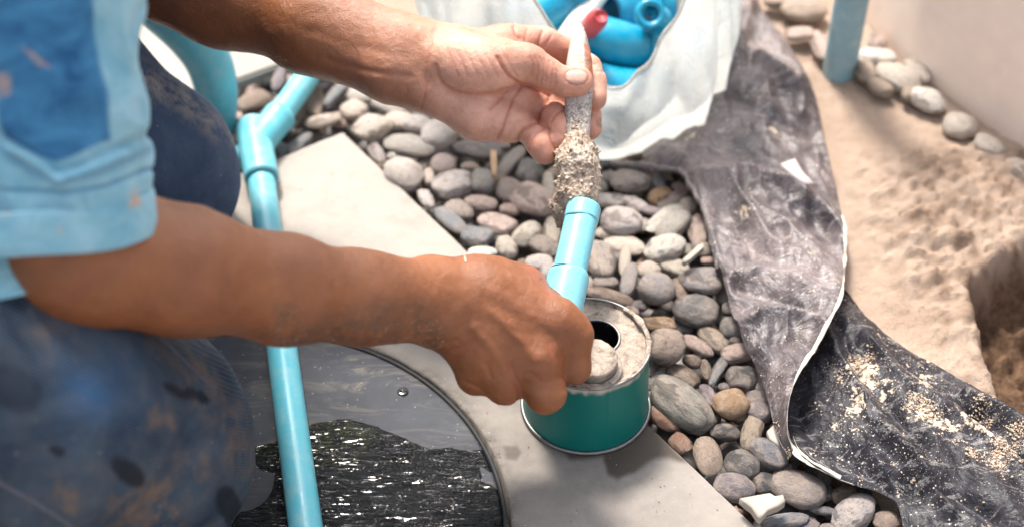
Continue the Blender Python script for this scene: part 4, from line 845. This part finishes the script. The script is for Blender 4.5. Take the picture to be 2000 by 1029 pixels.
elbow('elbow_fitting', PY(1140, 20, 1.36), (-1, 0, 0), (.5, .8, -.4), .020, D_, 'blue elbow fitting behind the white pipe at the top of the bag')
elbow('elbow_fitting', PY(1262, 32, 1.25), (.1, -.75, .65), (.6, .5, -.6), .0105, D_, 'blue fitting with its round mouth towards the viewer, by the right bag rim', .022)
elbow('elbow_fitting', np.array([.10, 1.215, .030]), (1, .1, 0), (-1, .2, .3), .024, D_, 'blue fitting pressed against the front wall of the bag, showing through it', .045)
elbow('elbow_fitting', np.array([.17, 1.27, .03]), (.3, 1, 0), (-.6, -.6, .3), .024, D_, 'blue fitting showing through the right side of the bag', .03)
wp = [PY(1086, 108, 1.235), PY(1108, 75, 1.235), PY(1176, -25, 1.30), PY(1230, -110, 1.36)]
pipe_thing('white_pipe', catmull(wp, 30), .0105, MAT['pvcw'], 'white plastic pipe leaning diagonally in the bag behind the brush tip', 'pipe')
rt_ = thing('red_cap', PY(1166, 55, 1.275), 'red plastic bottle cap beside the white pipe in the bag', 'cap')
q = PY(1160, 46, 1.232); ax_ = np.array([.3, -.5, .8]); ax_ /= np.linalg.norm(ax_); v, f = tube(np.array([q+ax_*s for s in np.linspace(-.018, .018, 10)]), np.array([.008, .0095, .010, .010, .010, .010, .010, .0095, .0085, .006]), 36); obj('cap', v, f, MAT['red'], rt_)

# ------------------------------------------------------------------ the kneeling person
person = thing('person', (-.45, .95, 0), 'kneeling person in blue shirt and dirty jeans holding a pipe and a glue brush', 'person')
SR, SL = np.array([-.285, .86, .50]), np.array([-.33, 1.22, .50])
def wp_(p): return [*p]
def cone_w(a, b, ra, rb): return ('c', np.array(a, float), np.array(b, float), ra, rb)
def cn(a, b):       # px+depth cones
    return ('c', P(*a[:3]), P(*b[:3]), a[3]*a[2]/F, b[3]*b[2]/F)
def build_body():
    gs = []
    # ---- left (far) arm and hand, palm towards the viewer
    D = 1.285
    def q(u, v, dz, r): return (u, v, D+dz*.001, r)
    el = P(150, -130, 1.37)
    fore = [cone_w(SL, el, .050, .046), cone_w(el, P(440, -16, 1.345), .046, .0445),
            cn((440, -16, 1.345, 104), (610, 48, 1.315, 84)), cn((610, 40, 1.315, 84), (790, 92, 1.292, 58)), cn((610, 60, 1.315, 84), (770, 140, 1.292, 56)),
            cn(q(790, 92, 3, 56), q(880, 95, 0, 46)), cn(q(770, 140, 3, 58), q(850, 165, 0, 50))]
    gs.append(dict(prims=fore, k=.016, kj=.01))
    palm = [cn(q(830, 105, 4, 46), q(985, 90, 12, 36)), cn(q(830, 120, 6, 46), q(1005, 130, 14, 36)), cn(q(830, 140, 6, 46), q(1018, 180, 12, 36)), cn(q(820, 160, 5, 44), q(1005, 240, 6, 34)),
            cn(q(845, 178, 3, 44), q(930, 228, -1, 42)), cn(q(930, 228, 0, 42), q(985, 244, 2, 33)), cn(q(985, 88, 14, 38), q(1030, 84, 18, 34))]
    gs.append(dict(prims=palm, k=.010, kj=.012))
    thenar = [('e', P(912, 128, 1.269), np.stack([Rt*.97-Up*.25, Up*.97+Rt*.25, -Fw], 1), np.array([.037, .0225, .017])), cn(q(880, 110, -8, 36), q(955, 128, -13, 44)), cn(q(955, 122, -10, 46), q(1008, 122, -12, 36))]
    gs.append(dict(prims=thenar, k=.010, kj=.006))
    thumb = [cn(q(985, 118, -12, 38), q(1035, 122, -12, 32)), cn(q(1035, 124, -12, 32), q(1066, 142, -10, 29)), cn(q(1066, 143, -10, 29), q(1100, 160, -6, 27)), cn(q(1100, 160, -6, 27.5), q(1127, 161, -4, 26)),
             ('e', P(1128, 158, 1.285-.006), np.stack([Rt*.98-Up*.1, Up*.98+Rt*.1, -Fw], 1), np.array([.0110, .0108, .0092]))]
    gs.append(dict(prims=thumb, k=.005, kj=.007))
    # fingers, nearest the palm first: index, middle wrap behind the handle and show their tips beyond it
    idx = [cn(q(1000, 84, 16, 35), q(1060, 84, 24, 31)), cn(q(1060, 82, 24, 30), q(1112, 104, 34, 27)), cn(q(1112, 104, 34, 26), q(1150, 132, 30, 23)), cn(q(1151, 132, 30, 23), q(1160, 160, 22, 23)), cn(q(1160, 160, 22, 24), q(1160, 192, 16, 25))]
    mid = [cn(q(1010, 135, 18, 33), q(1085, 185, 34, 27)), cn(q(1085, 185, 34, 27), q(1128, 205, 38, 25)), cn(q(1128, 205, 38, 24), q(1148, 226, 28, 24)), cn(q(1148, 228, 27, 24), q(1150, 250, 20, 25))]
    rng = [cn(q(1020, 190, 14, 31), q(1098, 232, 30, 25)), cn(q(1098, 232, 30, 25), q(1083, 226, 8, 24)), cn(q(1083, 226, 8, 25), q(1093, 250, 1, 25)), cn(q(1093, 250, 1, 26), q(1094, 271, 0, 25))]
    lit = [cn(q(1005, 238, 8, 31), q(1066, 268, 24, 23)), cn(q(1066, 268, 24, 23), q(1042, 264, 2, 25)), cn(q(1042, 264, 2, 25), q(1056, 284, -5, 25)), cn(q(1056, 284, -5, 26), q(1063, 299, -5, 24))]
    for g in (idx, mid, rng, lit): gs.append(dict(prims=g, k=.004, kj=.0032))
    # ---- right (near) arm and fist, back of the hand towards the viewer
    E = P(128, 492, 1.00)
    def r_(u, v, d, r): return (u, v, d, r)
    fore = [cone_w(SR, E, .052, .046), cn(r_(140, 488, 1.0, 112), r_(235, 506, 1.005, 112)), cn(r_(235, 506, 1.005, 112), r_(360, 530, 1.03, 117)), cn(r_(360, 530, 1.03, 117), r_(560, 566, 1.08, 97)),
            cn(r_(560, 566, 1.08, 97), r_(700, 581, 1.115, 80)), cn(r_(700, 568, 1.115, 70), r_(845, 562, 1.15, 55)), cn(r_(700, 594, 1.115, 68), r_(845, 616, 1.15, 55)), ('c', P(112, 532, 1.0), P(140, 540, 1.0), .0195, .022)]
    gs.append(dict(prims=fore, k=.02, kj=.012))
    Q = lambda u, v, dz, r: (u, v, 1.172+dz*.001, r)
    back = [cn(Q(840, 560, -8, 60), Q(940, 570, -2, 60)), cn(Q(840, 614, -8, 58), Q(940, 650, -4, 60)),
            cn(Q(930, 570, -2, 62), Q(1088, 632, 2, 50)), cn(Q(930, 590, -5, 60), Q(1045, 700, -8, 46)), cn(Q(915, 620, -4, 60), Q(985, 730, -4, 42)), cn(Q(900, 630, 0, 54), Q(930, 722, 4, 38)),
            cn(Q(940, 575, 8, 64), Q(1010, 580, 14, 58))]
    gs.append(dict(prims=back, k=.014, kj=.014))
    th = [cn(Q(975, 560, 14, 55), Q(1020, 562, 22, 42)), cn(Q(1020, 562, 22, 42), Q(1068, 600, 32, 34)), cn(Q(1068, 600, 34, 33), Q(1110, 668, 40, 28))]
    gs.append(dict(prims=th, k=.006, kj=.008))
    fi = [cn(Q(1080, 628, 2, 48), Q(1116, 655, 6, 40)), cn(Q(1116, 655, 6, 40), Q(1123, 716, 10, 31)), cn(Q(1123, 716, 12, 30), Q(1085, 735, 42, 25)), cn(Q(1085, 735, 42, 25), Q(1050, 700, 52, 23))]
    fm = [cn(Q(1050, 695, -6, 44), Q(1067, 766, -2, 39)), cn(Q(1064, 768, -4, 37), Q(1060, 772, 22, 30)), cn(Q(1060, 772, 22, 29), Q(1020, 735, 48, 24))]
    fr = [cn(Q(985, 722, -4, 40), Q(985, 752, 2, 37)), cn(Q(985, 752, 2, 36), Q(990, 750, 26, 28)), cn(Q(990, 750, 26, 28), Q(985, 705, 46, 23))]
    fl = [cn(Q(930, 715, 4, 37), Q(930, 738, 9, 32)), cn(Q(930, 738, 9, 31), Q(942, 730, 28, 25)), cn(Q(942, 730, 28, 25), Q(955, 690, 40, 22))]
    for g in (fi, fm, fr, fl): gs.append(dict(prims=g, k=.006, kj=.0065))
    # ---- shoulders, neck and head, out of the picture
    nb = (SR+SL)/2+np.array([-.01, 0, .06]); hd = nb+np.array([.07, 0, .16])
    gs.append(dict(prims=[cone_w(SR, nb, .055, .06), cone_w(SL, nb, .055, .06), cone_w(nb, hd, .055, .05), cone_w(nb-np.array([.03, 0, .02]), (-.47, 1.0, .22), .07, .09), ('e', hd+np.array([.02, 0, .03]), np.eye(3), np.array([.095, .075, .115])), cone_w(hd+np.array([.115, 0, .03]), hd+np.array([.125, 0, .005]), .008, .013)], k=.03, kj=.03))
    h = .0013
    pos, f = sdf_mesh(gs, h, np.array([-.62, .55, .04]), np.array([.14, 1.36, .95]))
    # local detail pass on the hands
    pos = vsmooth(pos, f, 2); N = vnormals(pos, f); u, v, d = PX(pos); face = (N@Fw) < .15
    left = (d > 1.22) & (u > 560); right = (d < 1.26) & (u > 560) & (v > 470) & ~((d > 1.225) & (v < 480))
    disp = np.zeros(len(pos)); red = np.zeros(len(pos))
    def crease(poly, wpx, dmm, side, redv=.7):
        nonlocal disp, red
        dd = pdist(u, v, poly); g_ = np.exp(-(dd/wpx)**2)*side*face; disp -= g_*dmm*.001; red = np.maximum(red, np.exp(-(dd/(wpx*1.2))**2)*side*face*redv)
    L = left
    crease([(851, 130), (855, 150), (866, 168), (885, 181), (926, 189), (968, 182), (1010, 171)], 5, 1.3, L, .35)
    crease([(972, 112), (980, 130), (994, 149), (1014, 163), (1041, 171), (1073, 187)], 3.2, 1.5, L & (d < D+.02), .9)
    crease([(1018, 170), (1002, 194), (991, 224), (983, 250), (973, 270)], 2.4, 1.0, L, .9)
    crease([(992, 173), (974, 198), (958, 214)], 2.4, .7, L, .6)
    crease([(1011, 279), (1014, 266), (1024, 252), (1040, 242), (1052, 240), (1062, 247), (1072, 253)], 2.6, 1.2, L, .9)
    crease([(1074, 190), (1071, 201), (1058, 212), (1054, 226), (1052, 240)], 2.6, 1.2, L, .9)
    crease([(1034, 293), (1037, 276), (1046, 262), (1062, 252)], 2.2, .7, L, .7)
    crease([(1076, 240), (1083, 228), (1094, 219), (1105, 213)], 2.2, .7, L, .7)
    crease([(1072, 256), (1078, 276), (1086, 292)], 2.4, 1.0, L, .9)
    crease([(836, 160), (830, 185), (823, 212)], 2.2, .7, L, .6); crease([(848, 60), (838, 100), (832, 140), (828, 170)], 2.6, .6, L, .4)
    for k in range(7):       # fine lines across the thenar
        x0 = 872+k*19; crease([(x0, 98+k*2), (x0+12, 118+k*2), (x0+24, 150)], 1.5, .45, L, .45)
    for k, (x, y0, y1, bw) in enumerate([(1048, 112, 158, 9), (1058, 113, 163, 10), (1067, 116, 160, 9), (1076, 120, 164, 8), (1085, 125, 168, 7), (1038, 112, 150, 8)]):
        crease([(x-bw*.4, y0), (x+bw*.5, (y0+y1)/2-4), (x-bw*.2, y1)], 1.9, .85, L & (d < D+.004), .3)
    crease([(1004, 52), (1008, 68), (1016, 76)], 3.0, 1.2, L, .7); crease([(1060, 62), (1052, 86), (1050, 104)], 3.2, 1.4, L & (d > D-.005), .8); crease([(1078, 70), (1064, 92)], 2.4, .9, L, .6); crease([(1030, 58), (1026, 80)], 2.4, .7, L, .5)
    ne = [(1126+23.5*math.cos(q_), 150.5+15.5*math.sin(q_)) for q_ in np.linspace(0, 6.3, 24)]; crease(ne, 1.6, .6, L & (d < D+.01), .8)
    crease([(1155, 141), (1164, 139), (1178, 140)], 2.2, .6, L, .5); crease([(1152, 128), (1170, 122)], 2, .4, L, .3)
    # wrist and forearm: tendons, vein
    crease([(640, 118), (720, 140), (800, 150)], 7, .8, L, .1); crease([(600, 60), (700, 92), (790, 110)], 10, .5, L, .0)
    for y0, w_ in ((655, 3.0), (648, 3.0)): pass
    R = right
    def ridge(poly, wpx, mm): 
        nonlocal disp
        disp += np.exp(-(pdist(u, v, poly)/wpx)**2)*R*face*mm*.001
    ridge([(930, 545), (935, 600), (925, 660)], 9, .5); ridge([(960, 610), (1000, 640), (1045, 700)], 11, 1.3); ridge([(950, 560), (1010, 600), (1085, 640)], 12, .9); ridge([(925, 640), (960, 680), (985, 720)], 10, 1.2); ridge([(975, 585), (985, 640), (1020, 668)], 5, .7); ridge([(1000, 540), (1040, 580)], 8, .5)
    ridge([(1051, 705)], 16, 1.2); ridge([(1110, 640)], 18, 1.0); ridge([(1031, 764), (1060, 772)], 10, .8); ridge([(1127, 706)], 12, .8); ridge([(990, 735)], 14, .9)
    crease([(1015, 788), (1018, 765), (1008, 742), (995, 715)], 5.5, 1.5, R, .25); crease([(1104, 760), (1098, 735), (1088, 700), (1072, 672)], 6, .8, R, .15); crease([(905, 745), (925, 752), (945, 765), (968, 784)], 4, 1.0, R, .3)
    crease([(958, 735), (950, 710)], 5, 1.1, R, .2); crease([(870, 688), (900, 680), (925, 662)], 3.2, .9, R, .25); crease([(880, 700), (905, 696), (925, 685)], 3, .6, R, .2); crease([(872, 672), (895, 662)], 3, .6, R, .2)
    crease([(1100, 735), (1060, 745), (1035, 730)], 6, .7, R, .1); crease([(1058, 548), (1066, 562), (1074, 575)], 4, .9, R, .4)
    n1 = noise(pos, 45, 3, 2); n2 = noise(pos, 150, 8, 3); disp += .00055*n1+.00022*n2
    pos = pos+N*disp[:, None]
    red = np.maximum(red, .25*L*spoly(u, v, [(1040, 190), (1180, 180), (1180, 320), (1020, 320)], 20)); red = np.maximum(red, .35*L*spoly(u, v, [(1020, 60), (1110, 60), (1110, 110), (1040, 110)], 10))
    red = np.maximum(red, .25*R*spoly(u, v, [(1030, 505), (1075, 540), (1075, 580), (1030, 530)], 14))
    palm_m = L*sst(770, 900, u+.25*(v-120)+14*n1)*1.0; palm_m = palm_m*(1-.35*spoly(u, v, [(880, 30), (1040, 30), (1085, 150), (1030, 150), (960, 100)], 25))
    fa = sst(560, 780, u)*L*.35; palm_m = np.maximum(palm_m, fa)
    dirt = np.zeros(len(pos)); ar = (d < 1.2)
    dirt = np.maximum(dirt, ar*spoly(u, v, [(520, 640), (700, 600), (830, 590), (880, 640), (860, 700), (520, 700)], 30)*.9); dirt = np.maximum(dirt, ar*spoly(u, v, [(330, 640), (560, 640), (560, 700), (330, 700)], 14)*.5)
    dirt = np.maximum(dirt, L*spoly(u, v, [(470, 85), (560, 110), (580, 150), (460, 140)], 12)*.8); dirt = np.maximum(dirt, ar*spoly(u, v, [(535, 595), (580, 595), (585, 640), (540, 640)], 16)*.9)
    dirt = np.maximum(dirt, L*spoly(u, v, [(1162, 228), (1176, 232), (1174, 250), (1164, 245)], 3)*1.0)
    o = obj('body', pos, f, MAT['skin'], person); me = o.data
    attr(me, 'palm', np.clip(palm_m, 0, 1)); attr(me, 'red', np.clip(red, 0, 1)); attr(me, 'dirt', dirt)
    print('body verts', len(pos)); return pos, f
BV, BF = build_body()
bvh = BVHTree.FromPolygons([Vector(x) for x in BV], [tuple(x) for x in BF.tolist()])
def hit(u, v):
    r = Rt*((u-1000)/F)+Up*(-(v-514.5)/F)+Fw; r /= np.linalg.norm(r); p, n, i, dd = bvh.ray_cast(Vector(CAM), Vector(r)); return (np.array(p), np.array(n)) if p is not None else (None, None)
def build_nail():
    nu, nv = 26, 20; V = []; ang = math.radians(3)
    for i in range(nu):
        for j in range(nv):
            s, t = i/(nu-1)*2-1, j/(nv-1)*2-1
            e = (max(0, 1-abs(s)**2.4))**.5
            x, y = s*21.5, t*14.0*e; U = 1126+x*math.cos(ang)-y*math.sin(ang); W = 150.5+x*math.sin(ang)+y*math.cos(ang); p, n = hit(U, W)
            if p is None: p = P(U, W, 1.27); n = -Fw
            edge = max(abs(s), abs(t))
            V.append((p, s, t))
    pts = np.array([q[0] for q in V]); dd = PX(pts)[2].reshape(nu, nv); 
    for _ in range(6): dd[1:-1, 1:-1] = (dd[:-2, 1:-1]+dd[2:, 1:-1]+dd[1:-1, :-2]+dd[1:-1, 2:])/4
    pts2 = pts + ((dd.ravel()-PX(pts)[2])[:, None])*Fw
    lift = np.array([.0009*(1-max(abs(q[1]), abs(q[2]))**6)-.0004 for q in V]); top = pts2-Fw*lift[:, None]; f = grid_faces(nu, nv)
    o = obj('thumbnail', top, f[:, ::-1], MAT['nail'], person)
build_nail()
def grains(name, regs, seed):
    rs_ = random.Random(seed); cv, cf = ico(1); V, Fc, n = [], [], 0
    for (poly, cnt, smin_, smax_) in regs:
        us = [p[0] for p in poly]; vs2 = [p[1] for p in poly]; k = 0
        for _ in range(cnt*3):
            if k >= cnt: break
            U, W = rs_.uniform(min(us), max(us)), rs_.uniform(min(vs2), max(vs2))
            if not inpoly(np.array([U]), np.array([W]), poly)[0]: continue
            p, nn_ = hit(U, W)
            if p is None: continue
            k += 1; s = rs_.uniform(smin_, smax_); V.append(cv*s*np.array([rs_.uniform(.7, 1.3), rs_.uniform(.7, 1.3), rs_.uniform(.6, 1)])+p); Fc.append(cf+n); n += len(cv)
    o = obj(name, np.vstack(V), np.vstack(Fc), MAT['grain'], person); tag(o, kind='stuff')
grains('sand_grains', [([(540, 640), (860, 625), (880, 650), (860, 685), (540, 675)], 130, .0002, .0006), ([(640, 590), (820, 570), (840, 640), (640, 650)], 30, .0002, .0004), ([(530, 590), (590, 590), (600, 640), (530, 640)], 30, .0002, .0005), ([(480, 90), (560, 115), (580, 150), (470, 125)], 130, .0002, .0006),
    ([(330, 640), (560, 655), (560, 680), (330, 665)], 60, .0002, .0005), ([(900, 60), (1160, 60), (1160, 300), (900, 270)], 50, .0001, .0003), ([(820, 500), (1140, 560), (1140, 760), (880, 740)], 40, .0001, .0003)], 4)
hv, hf = ico(4); hd_ = (SR+SL)/2+np.array([-.01, 0, .06])+np.array([.085, 0, .20]); hv = hv*(1+.05*noise(hv, 5, 3, 3))[:, None]; hv[:, 2] = np.where(hv[:, 2] < -.1, -.1+.1*(hv[:, 2]+.1), hv[:, 2])
obj('hair', hv*np.array([.104, .086, .118])+hd_-np.array([.012, 0, 0]), hf, MAT['hair'], person)

# wrist string
def band():
    pts = []
    for vv in np.linspace(490, 540, 26):
        p, n = hit(908+math.sin(vv*.2)*1.5, vv)
        if p is not None: pts.append(p-Fw*.0006)
    if len(pts) > 4: v, f = tube(np.array(pts[:7]), .0006, 10); obj('wrist_string', v, f, MAT['edge'], person)
band()

# ---- clothes
def cloth(name, groups, h, lo, hi, mat, fold, seed, freq, attrs=(), it=3, parent=person, aniso=(1, 1, 1)):
    pos, f = sdf_mesh(groups, h, np.array(lo), np.array(hi)); pos = vsmooth(pos, f, it); N = vnormals(pos, f)
    q = pos*np.array(aniso); rdg = 1-np.abs(noise(q, freq, seed, 2)); pos = pos+N*(fold*((rdg-.6)*.9+.6*noise(q, freq*.45, seed+4, 2)+.12*noise(q, freq*3, seed+8, 2)))[:, None]
    o = obj(name, pos, f, mat, parent); return o, pos
KN = P(283, 892, 1.162)
thighR = [cn((283, 892, 1.162, 212), (240, 850, 1.12, 232)), cn((240, 850, 1.12, 232), (60, 800, 1.04, 262)), cn((60, 800, 1.04, 262), (-420, 640, .93, 300))]
hip = np.array([-.54, .93, .20])
calfR = [cone_w(KN-np.array([.01, .01, .008]), (-.62, .68, .055), .068, .05)]
g1 = dict(prims=thighR+[cone_w(P(-420, 640, .93), hip, .08, .10)], k=.02, kj=.02)
g2 = dict(prims=calfR, k=.02, kj=.012)
KF = P(322, 312, 1.400)
thighL = [cn((306, 318, 1.40, 143), (318, 352, 1.405, 136)), cn((304, 312, 1.40, 143), (100, 180, 1.36, 185)), cone_w(P(100, 180, 1.36), (-.52, 1.14, .18), .078, .10), cone_w((-.52, 1.14, .18), hip, .10, .11), cone_w(KF-np.array([0, 0, .03]), (-.66, 1.14, .045), .055, .045)]
g3 = dict(prims=thighL, k=.02, kj=.02)
oj, pj = cloth('jeans', [g1, g2], .0028, [-.80, .50, -.02], [-.10, 1.10, .40], MAT['denim'], .0022, 5, 24, aniso=(1, 1, 1))
u, v, d = PX(pj); jit = 10*noise(pj, 30, 4, 2); dirt = np.zeros(len(u))
for poly, s, k in [([(300, 650), (400, 690), (500, 860), (505, 960), (440, 900), (360, 740)], 30, .55), ([(230, 960), (330, 940), (360, 1029), (210, 1029)], 26, .9), ([(290, 790), (330, 780), (340, 830), (295, 840)], 16, .8), ([(110, 930), (150, 950), (140, 1000), (105, 980)], 14, .8), ([(330, 880), (400, 880), (430, 950), (360, 960)], 25, .5), ([(60, 600), (130, 640), (110, 680), (50, 650)], 20, .5), ([(400, 760), (450, 800), (440, 840), (400, 810)], 16, .6)]:
    dirt = np.maximum(dirt, k*spoly(u+jit, v+jit, poly, s))
wet = np.zeros(len(u))
def ell(cx, cy, a, b, an): 
    t = math.radians(an); x = (u-cx)*math.cos(t)+(v-cy)*math.sin(t); y = -(u-cx)*math.sin(t)+(v-cy)*math.cos(t); return sst(1.15, .85, np.hypot(x/a, y/b)+jit*.02)
for e in [(250, 922, 44, 22, 38), (447, 985, 22, 40, -20), (473, 998, 8, 16, 15), (112, 880, 18, 10, 30), (342, 762, 30, 9, 30), (384, 770, 24, 9, 30), (25, 755, 55, 42, 30), (375, 775, 10, 5, 0)]: wet = np.maximum(wet, ell(*e)*(.85 if e[0] != 25 else .45))
attr(oj.data, 'dirt', dirt); attr(oj.data, 'wet', wet); attr(oj.data, 'blue', np.maximum(spoly(u, v, [(130, 740), (190, 730), (220, 770), (200, 810), (140, 800)], 50), .35*spoly(u, v, [(120, 700), (250, 700), (270, 800), (130, 820)], 70)))
# seam along the near leg
sp_ = []
jb = BVHTree.FromPolygons([Vector(x) for x in pj], [tuple(p.vertices) for p in oj.data.polygons])
def hitj(U, W, B):
    r = Rt*((U-1000)/F)+Up*(-(W-514.5)/F)+Fw; r /= np.linalg.norm(r); p, n, i, dd = B.ray_cast(Vector(CAM), Vector(r)); return np.array(p) if p is not None else None
def seam(name, poly, r, mat, B):
    pts = [hitj(U, W, B) for U, W in catmull([(a, b, 0) for a, b in poly], 70)[:, :2]]; pts = [p for p in pts if p is not None]
    if len(pts) > 5:
        v, f = tube(np.array(pts), r, 8); obj(name, v, f, mat, person)
so_ = obj  # seams
MAT['thread'] = m_plain('denim_seam', (.10, .11, .14), .9, .3, 300)
seam('jeans_seam', [(-60, 900), (0, 942), (60, 975), (130, 1020), (180, 1060)], .0016, MAT['thread'], jb)
seam('jeans_seam', [(300, 648), (345, 690), (385, 730), (420, 760)], .0012, MAT['thread'], jb)
ok_, pk = cloth('jeans', [g3], .0032, [-.82, .86, -.03], [-.18, 1.34, .36], MAT['denim2'], .0018, 15, 20)
u, v, d = PX(pk); attr(ok_.data, 'dirt', .9*spoly(u, v, [(260, 120), (330, 150), (400, 200), (460, 280), (410, 260), (330, 200), (265, 175)], 30)); attr(ok_.data, 'wet', np.zeros(len(u))); attr(ok_.data, 'blue', np.zeros(len(u)))
# shirt body
chest = np.array([-.455, 1.03, .42])
gt = dict(prims=[cone_w((-.53, .98, .16), (-.53, 1.08, .16), .135, .135), cone_w((-.47, .95, .40), (-.47, 1.13, .40), .115, .115), cone_w((-.53, 1.03, .16), (-.47, 1.04, .40), .15, .13), cone_w(SR+np.array([-.05, .03, .0]), SL+np.array([-.03, -.03, 0]), .072, .072), cone_w((-.47, 1.04, .40), (SR+SL)/2, .12, .09),
    cone_w(SL, SL+(P(150, -130, 1.37)-SL)*.75, .066, .060)], k=.05, kj=.03)
ot, pt = cloth('shirt', [gt], .004, [-.75, .7, 0], [-.1, 1.4, .66], MAT['shirt'], .004, 25, 16)
attr(ot.data, 'dark', np.clip(noise(pt, 3, 3, 1)*2, 0, 1)); attr(ot.data, 'dirt', np.zeros(len(pt)))
def sleeve():
    c0 = P(92, 425, .985); ax = (SR+np.array([0, -.01, .03])) - c0; n = 150; seg = 260; V = []
    a = np.linspace(0, 2*np.pi, seg, endpoint=False); axn = ax/np.linalg.norm(ax)
    e1 = Rt-axn*(Rt@axn); e1 /= np.linalg.norm(e1); e2 = np.cross(axn, e1)
    if e2@Fw > 0: e2 = -e2            # e2 towards the camera
    V = []
    for i in range(n):
        t = i/(n-1); R = np.interp(t, [0, .3, 1], [.0625, .061, .074]); c = c0+ax*t; V.append(c+np.cos(a)[:, None]*e1*R+np.sin(a)[:, None]*e2*R*.92)
    V = np.vstack(V); N = vnormals(V, grid_faces(n, seg, True)); 
    if ((V-np.repeat([c0+ax*i/(n-1) for i in range(n)], seg, 0))*N).sum() < 0: N = -N
    u, v, d = PX(V); t = np.repeat(np.linspace(0, 1, n), seg)
    rel = V@np.stack([e1, e2, axn], 1); q = rel*np.array([1, 1, .55])
    q2 = np.stack([rel[:, 0]+rel[:, 2]*.55, rel[:, 1], rel[:, 2]*.5-rel[:, 0]*.25], 1)
    rd = 1-np.abs(noise(q2, 24, 3, 2)); V2 = V+N*(.0100*(rd-.55)+.0060*noise(q, 14, 7, 2)+.0004*noise(V, 120, 2, 2))[:, None]*(.25+.75*sst(.0, .12, t))[:, None]
    # V shaped fold above the cuff
    for poly, w_, dm in (([(0, 262), (60, 300), (108, 335), (150, 325), (215, 290), (285, 262)], 9, -.0036), ([(20, 290), (75, 318), (112, 352)], 8, .0044), ([(112, 352), (170, 330), (235, 300)], 8, .0040), ([(0, 372), (120, 378), (200, 365), (290, 330)], 5, -.0018)):
        V2 += N*(dm*np.exp(-(pdist(u, v, poly)/w_)**2)*(d < 1.0))[:, None]
    inner = V2-N*.0012
    f = grid_faces(n, seg, True); fb = np.array([[j, (j+1) % seg, (j+1) % seg+len(V2), j+len(V2)] for j in range(seg)])
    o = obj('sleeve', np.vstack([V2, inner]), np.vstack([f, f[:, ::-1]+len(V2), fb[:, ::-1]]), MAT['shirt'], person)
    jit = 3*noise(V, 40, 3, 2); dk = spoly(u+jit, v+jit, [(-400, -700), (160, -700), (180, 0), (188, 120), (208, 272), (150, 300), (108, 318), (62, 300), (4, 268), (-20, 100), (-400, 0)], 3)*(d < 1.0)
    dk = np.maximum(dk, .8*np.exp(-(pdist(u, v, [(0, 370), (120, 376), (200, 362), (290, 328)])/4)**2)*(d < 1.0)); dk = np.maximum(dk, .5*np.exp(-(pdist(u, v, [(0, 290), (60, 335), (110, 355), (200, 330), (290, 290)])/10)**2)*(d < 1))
    di = (spoly(u+jit*2, v+jit*2, [(40, 92), (62, 100), (96, 128), (70, 125)], 5)+spoly(u+jit*2, v+jit*2, [(-10, 140), (14, 140), (16, 180), (-10, 188)], 5)+.8*spoly(u+jit, v+jit, [(250, 376), (270, 372), (272, 400), (252, 402)], 7))*(d < 1)
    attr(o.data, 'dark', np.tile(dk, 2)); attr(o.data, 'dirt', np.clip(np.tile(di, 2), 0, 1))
    # cuff: a turned band with thickness
    L = .0262; prof = [(0, .0640), (.0006, .0652), (.004, .0657), (L-.004, .0655), (L-.0008, .0650), (L, .0638), (L-.003, .0625), (.002, .0626), (0, .0640)]
    V = []; 
    for z, R in prof:
        V.append(c0-axn*.011+axn*z+np.cos(a)[:, None]*e1*R+np.sin(a)[:, None]*e2*R*.92)
    rings = [V[0]]
    for i in range(1, len(V)):
        for s in np.linspace(0, 1, 7)[1:]: rings.append(V[i-1]*(1-s)+V[i]*s)
    V = np.vstack(rings); cc = V-c0; cc -= np.outer(cc@axn, axn); cc /= np.linalg.norm(cc, axis=1)[:, None]; V = V+cc*(.0012*noise(V, 28, 4, 3))[:, None]+axn*(.0014*noise(V*np.array([1, 1, .1]), 22, 9, 2))[:, None]
    o = obj('cuff', V, grid_faces(len(rings), seg, True), MAT['shirt'], person); u, v, d = PX(V)
    attr(o.data, 'dark', np.zeros(len(V))+.0); attr(o.data, 'dirt', np.clip(spoly(u, v, [(245, 370), (275, 365), (275, 400), (250, 405)], 8)+.6*spoly(u, v, [(110, 440), (122, 440), (122, 456), (110, 456)], 3)+.5*spoly(u, v, [(0, 390), (20, 392), (20, 420), (0, 420)], 8), 0, 1)*(d < 1))
sleeve()
# hem of the shirt hanging over the near thigh
hp_ = [P(-120, 380, .95), P(-40, 400, .955), P(10, 430, .96), P(40, 490, .97), P(62, 540, .975), P(78, 568, .98)]
lo_ = [P(-160, 640, .93), P(-100, 612, .935), P(-50, 600, .94), P(0, 585, .945), P(40, 577, .955), P(76, 566, .975)]
A1 = catmull(hp_, 60); B1 = catmull(lo_, 60); Vh = np.array([A1[i]*(1-s)+B1[i]*s for i in range(60) for s in np.linspace(0, 1, 30)]); Vh += (.002*noise(Vh, 30, 3, 2))[:, None]*(-Fw)
fh = grid_faces(60, 30); Vl = Vh+Fw*.0015; oh = obj('shirt_hem', np.vstack([Vh, Vl]), np.vstack([fh, fh[:, ::-1]+len(Vh)]), MAT['shirt'], person); attr(oh.data, 'dark', np.full(len(Vh)*2, .25)); attr(oh.data, 'dirt', np.zeros(len(Vh)*2))
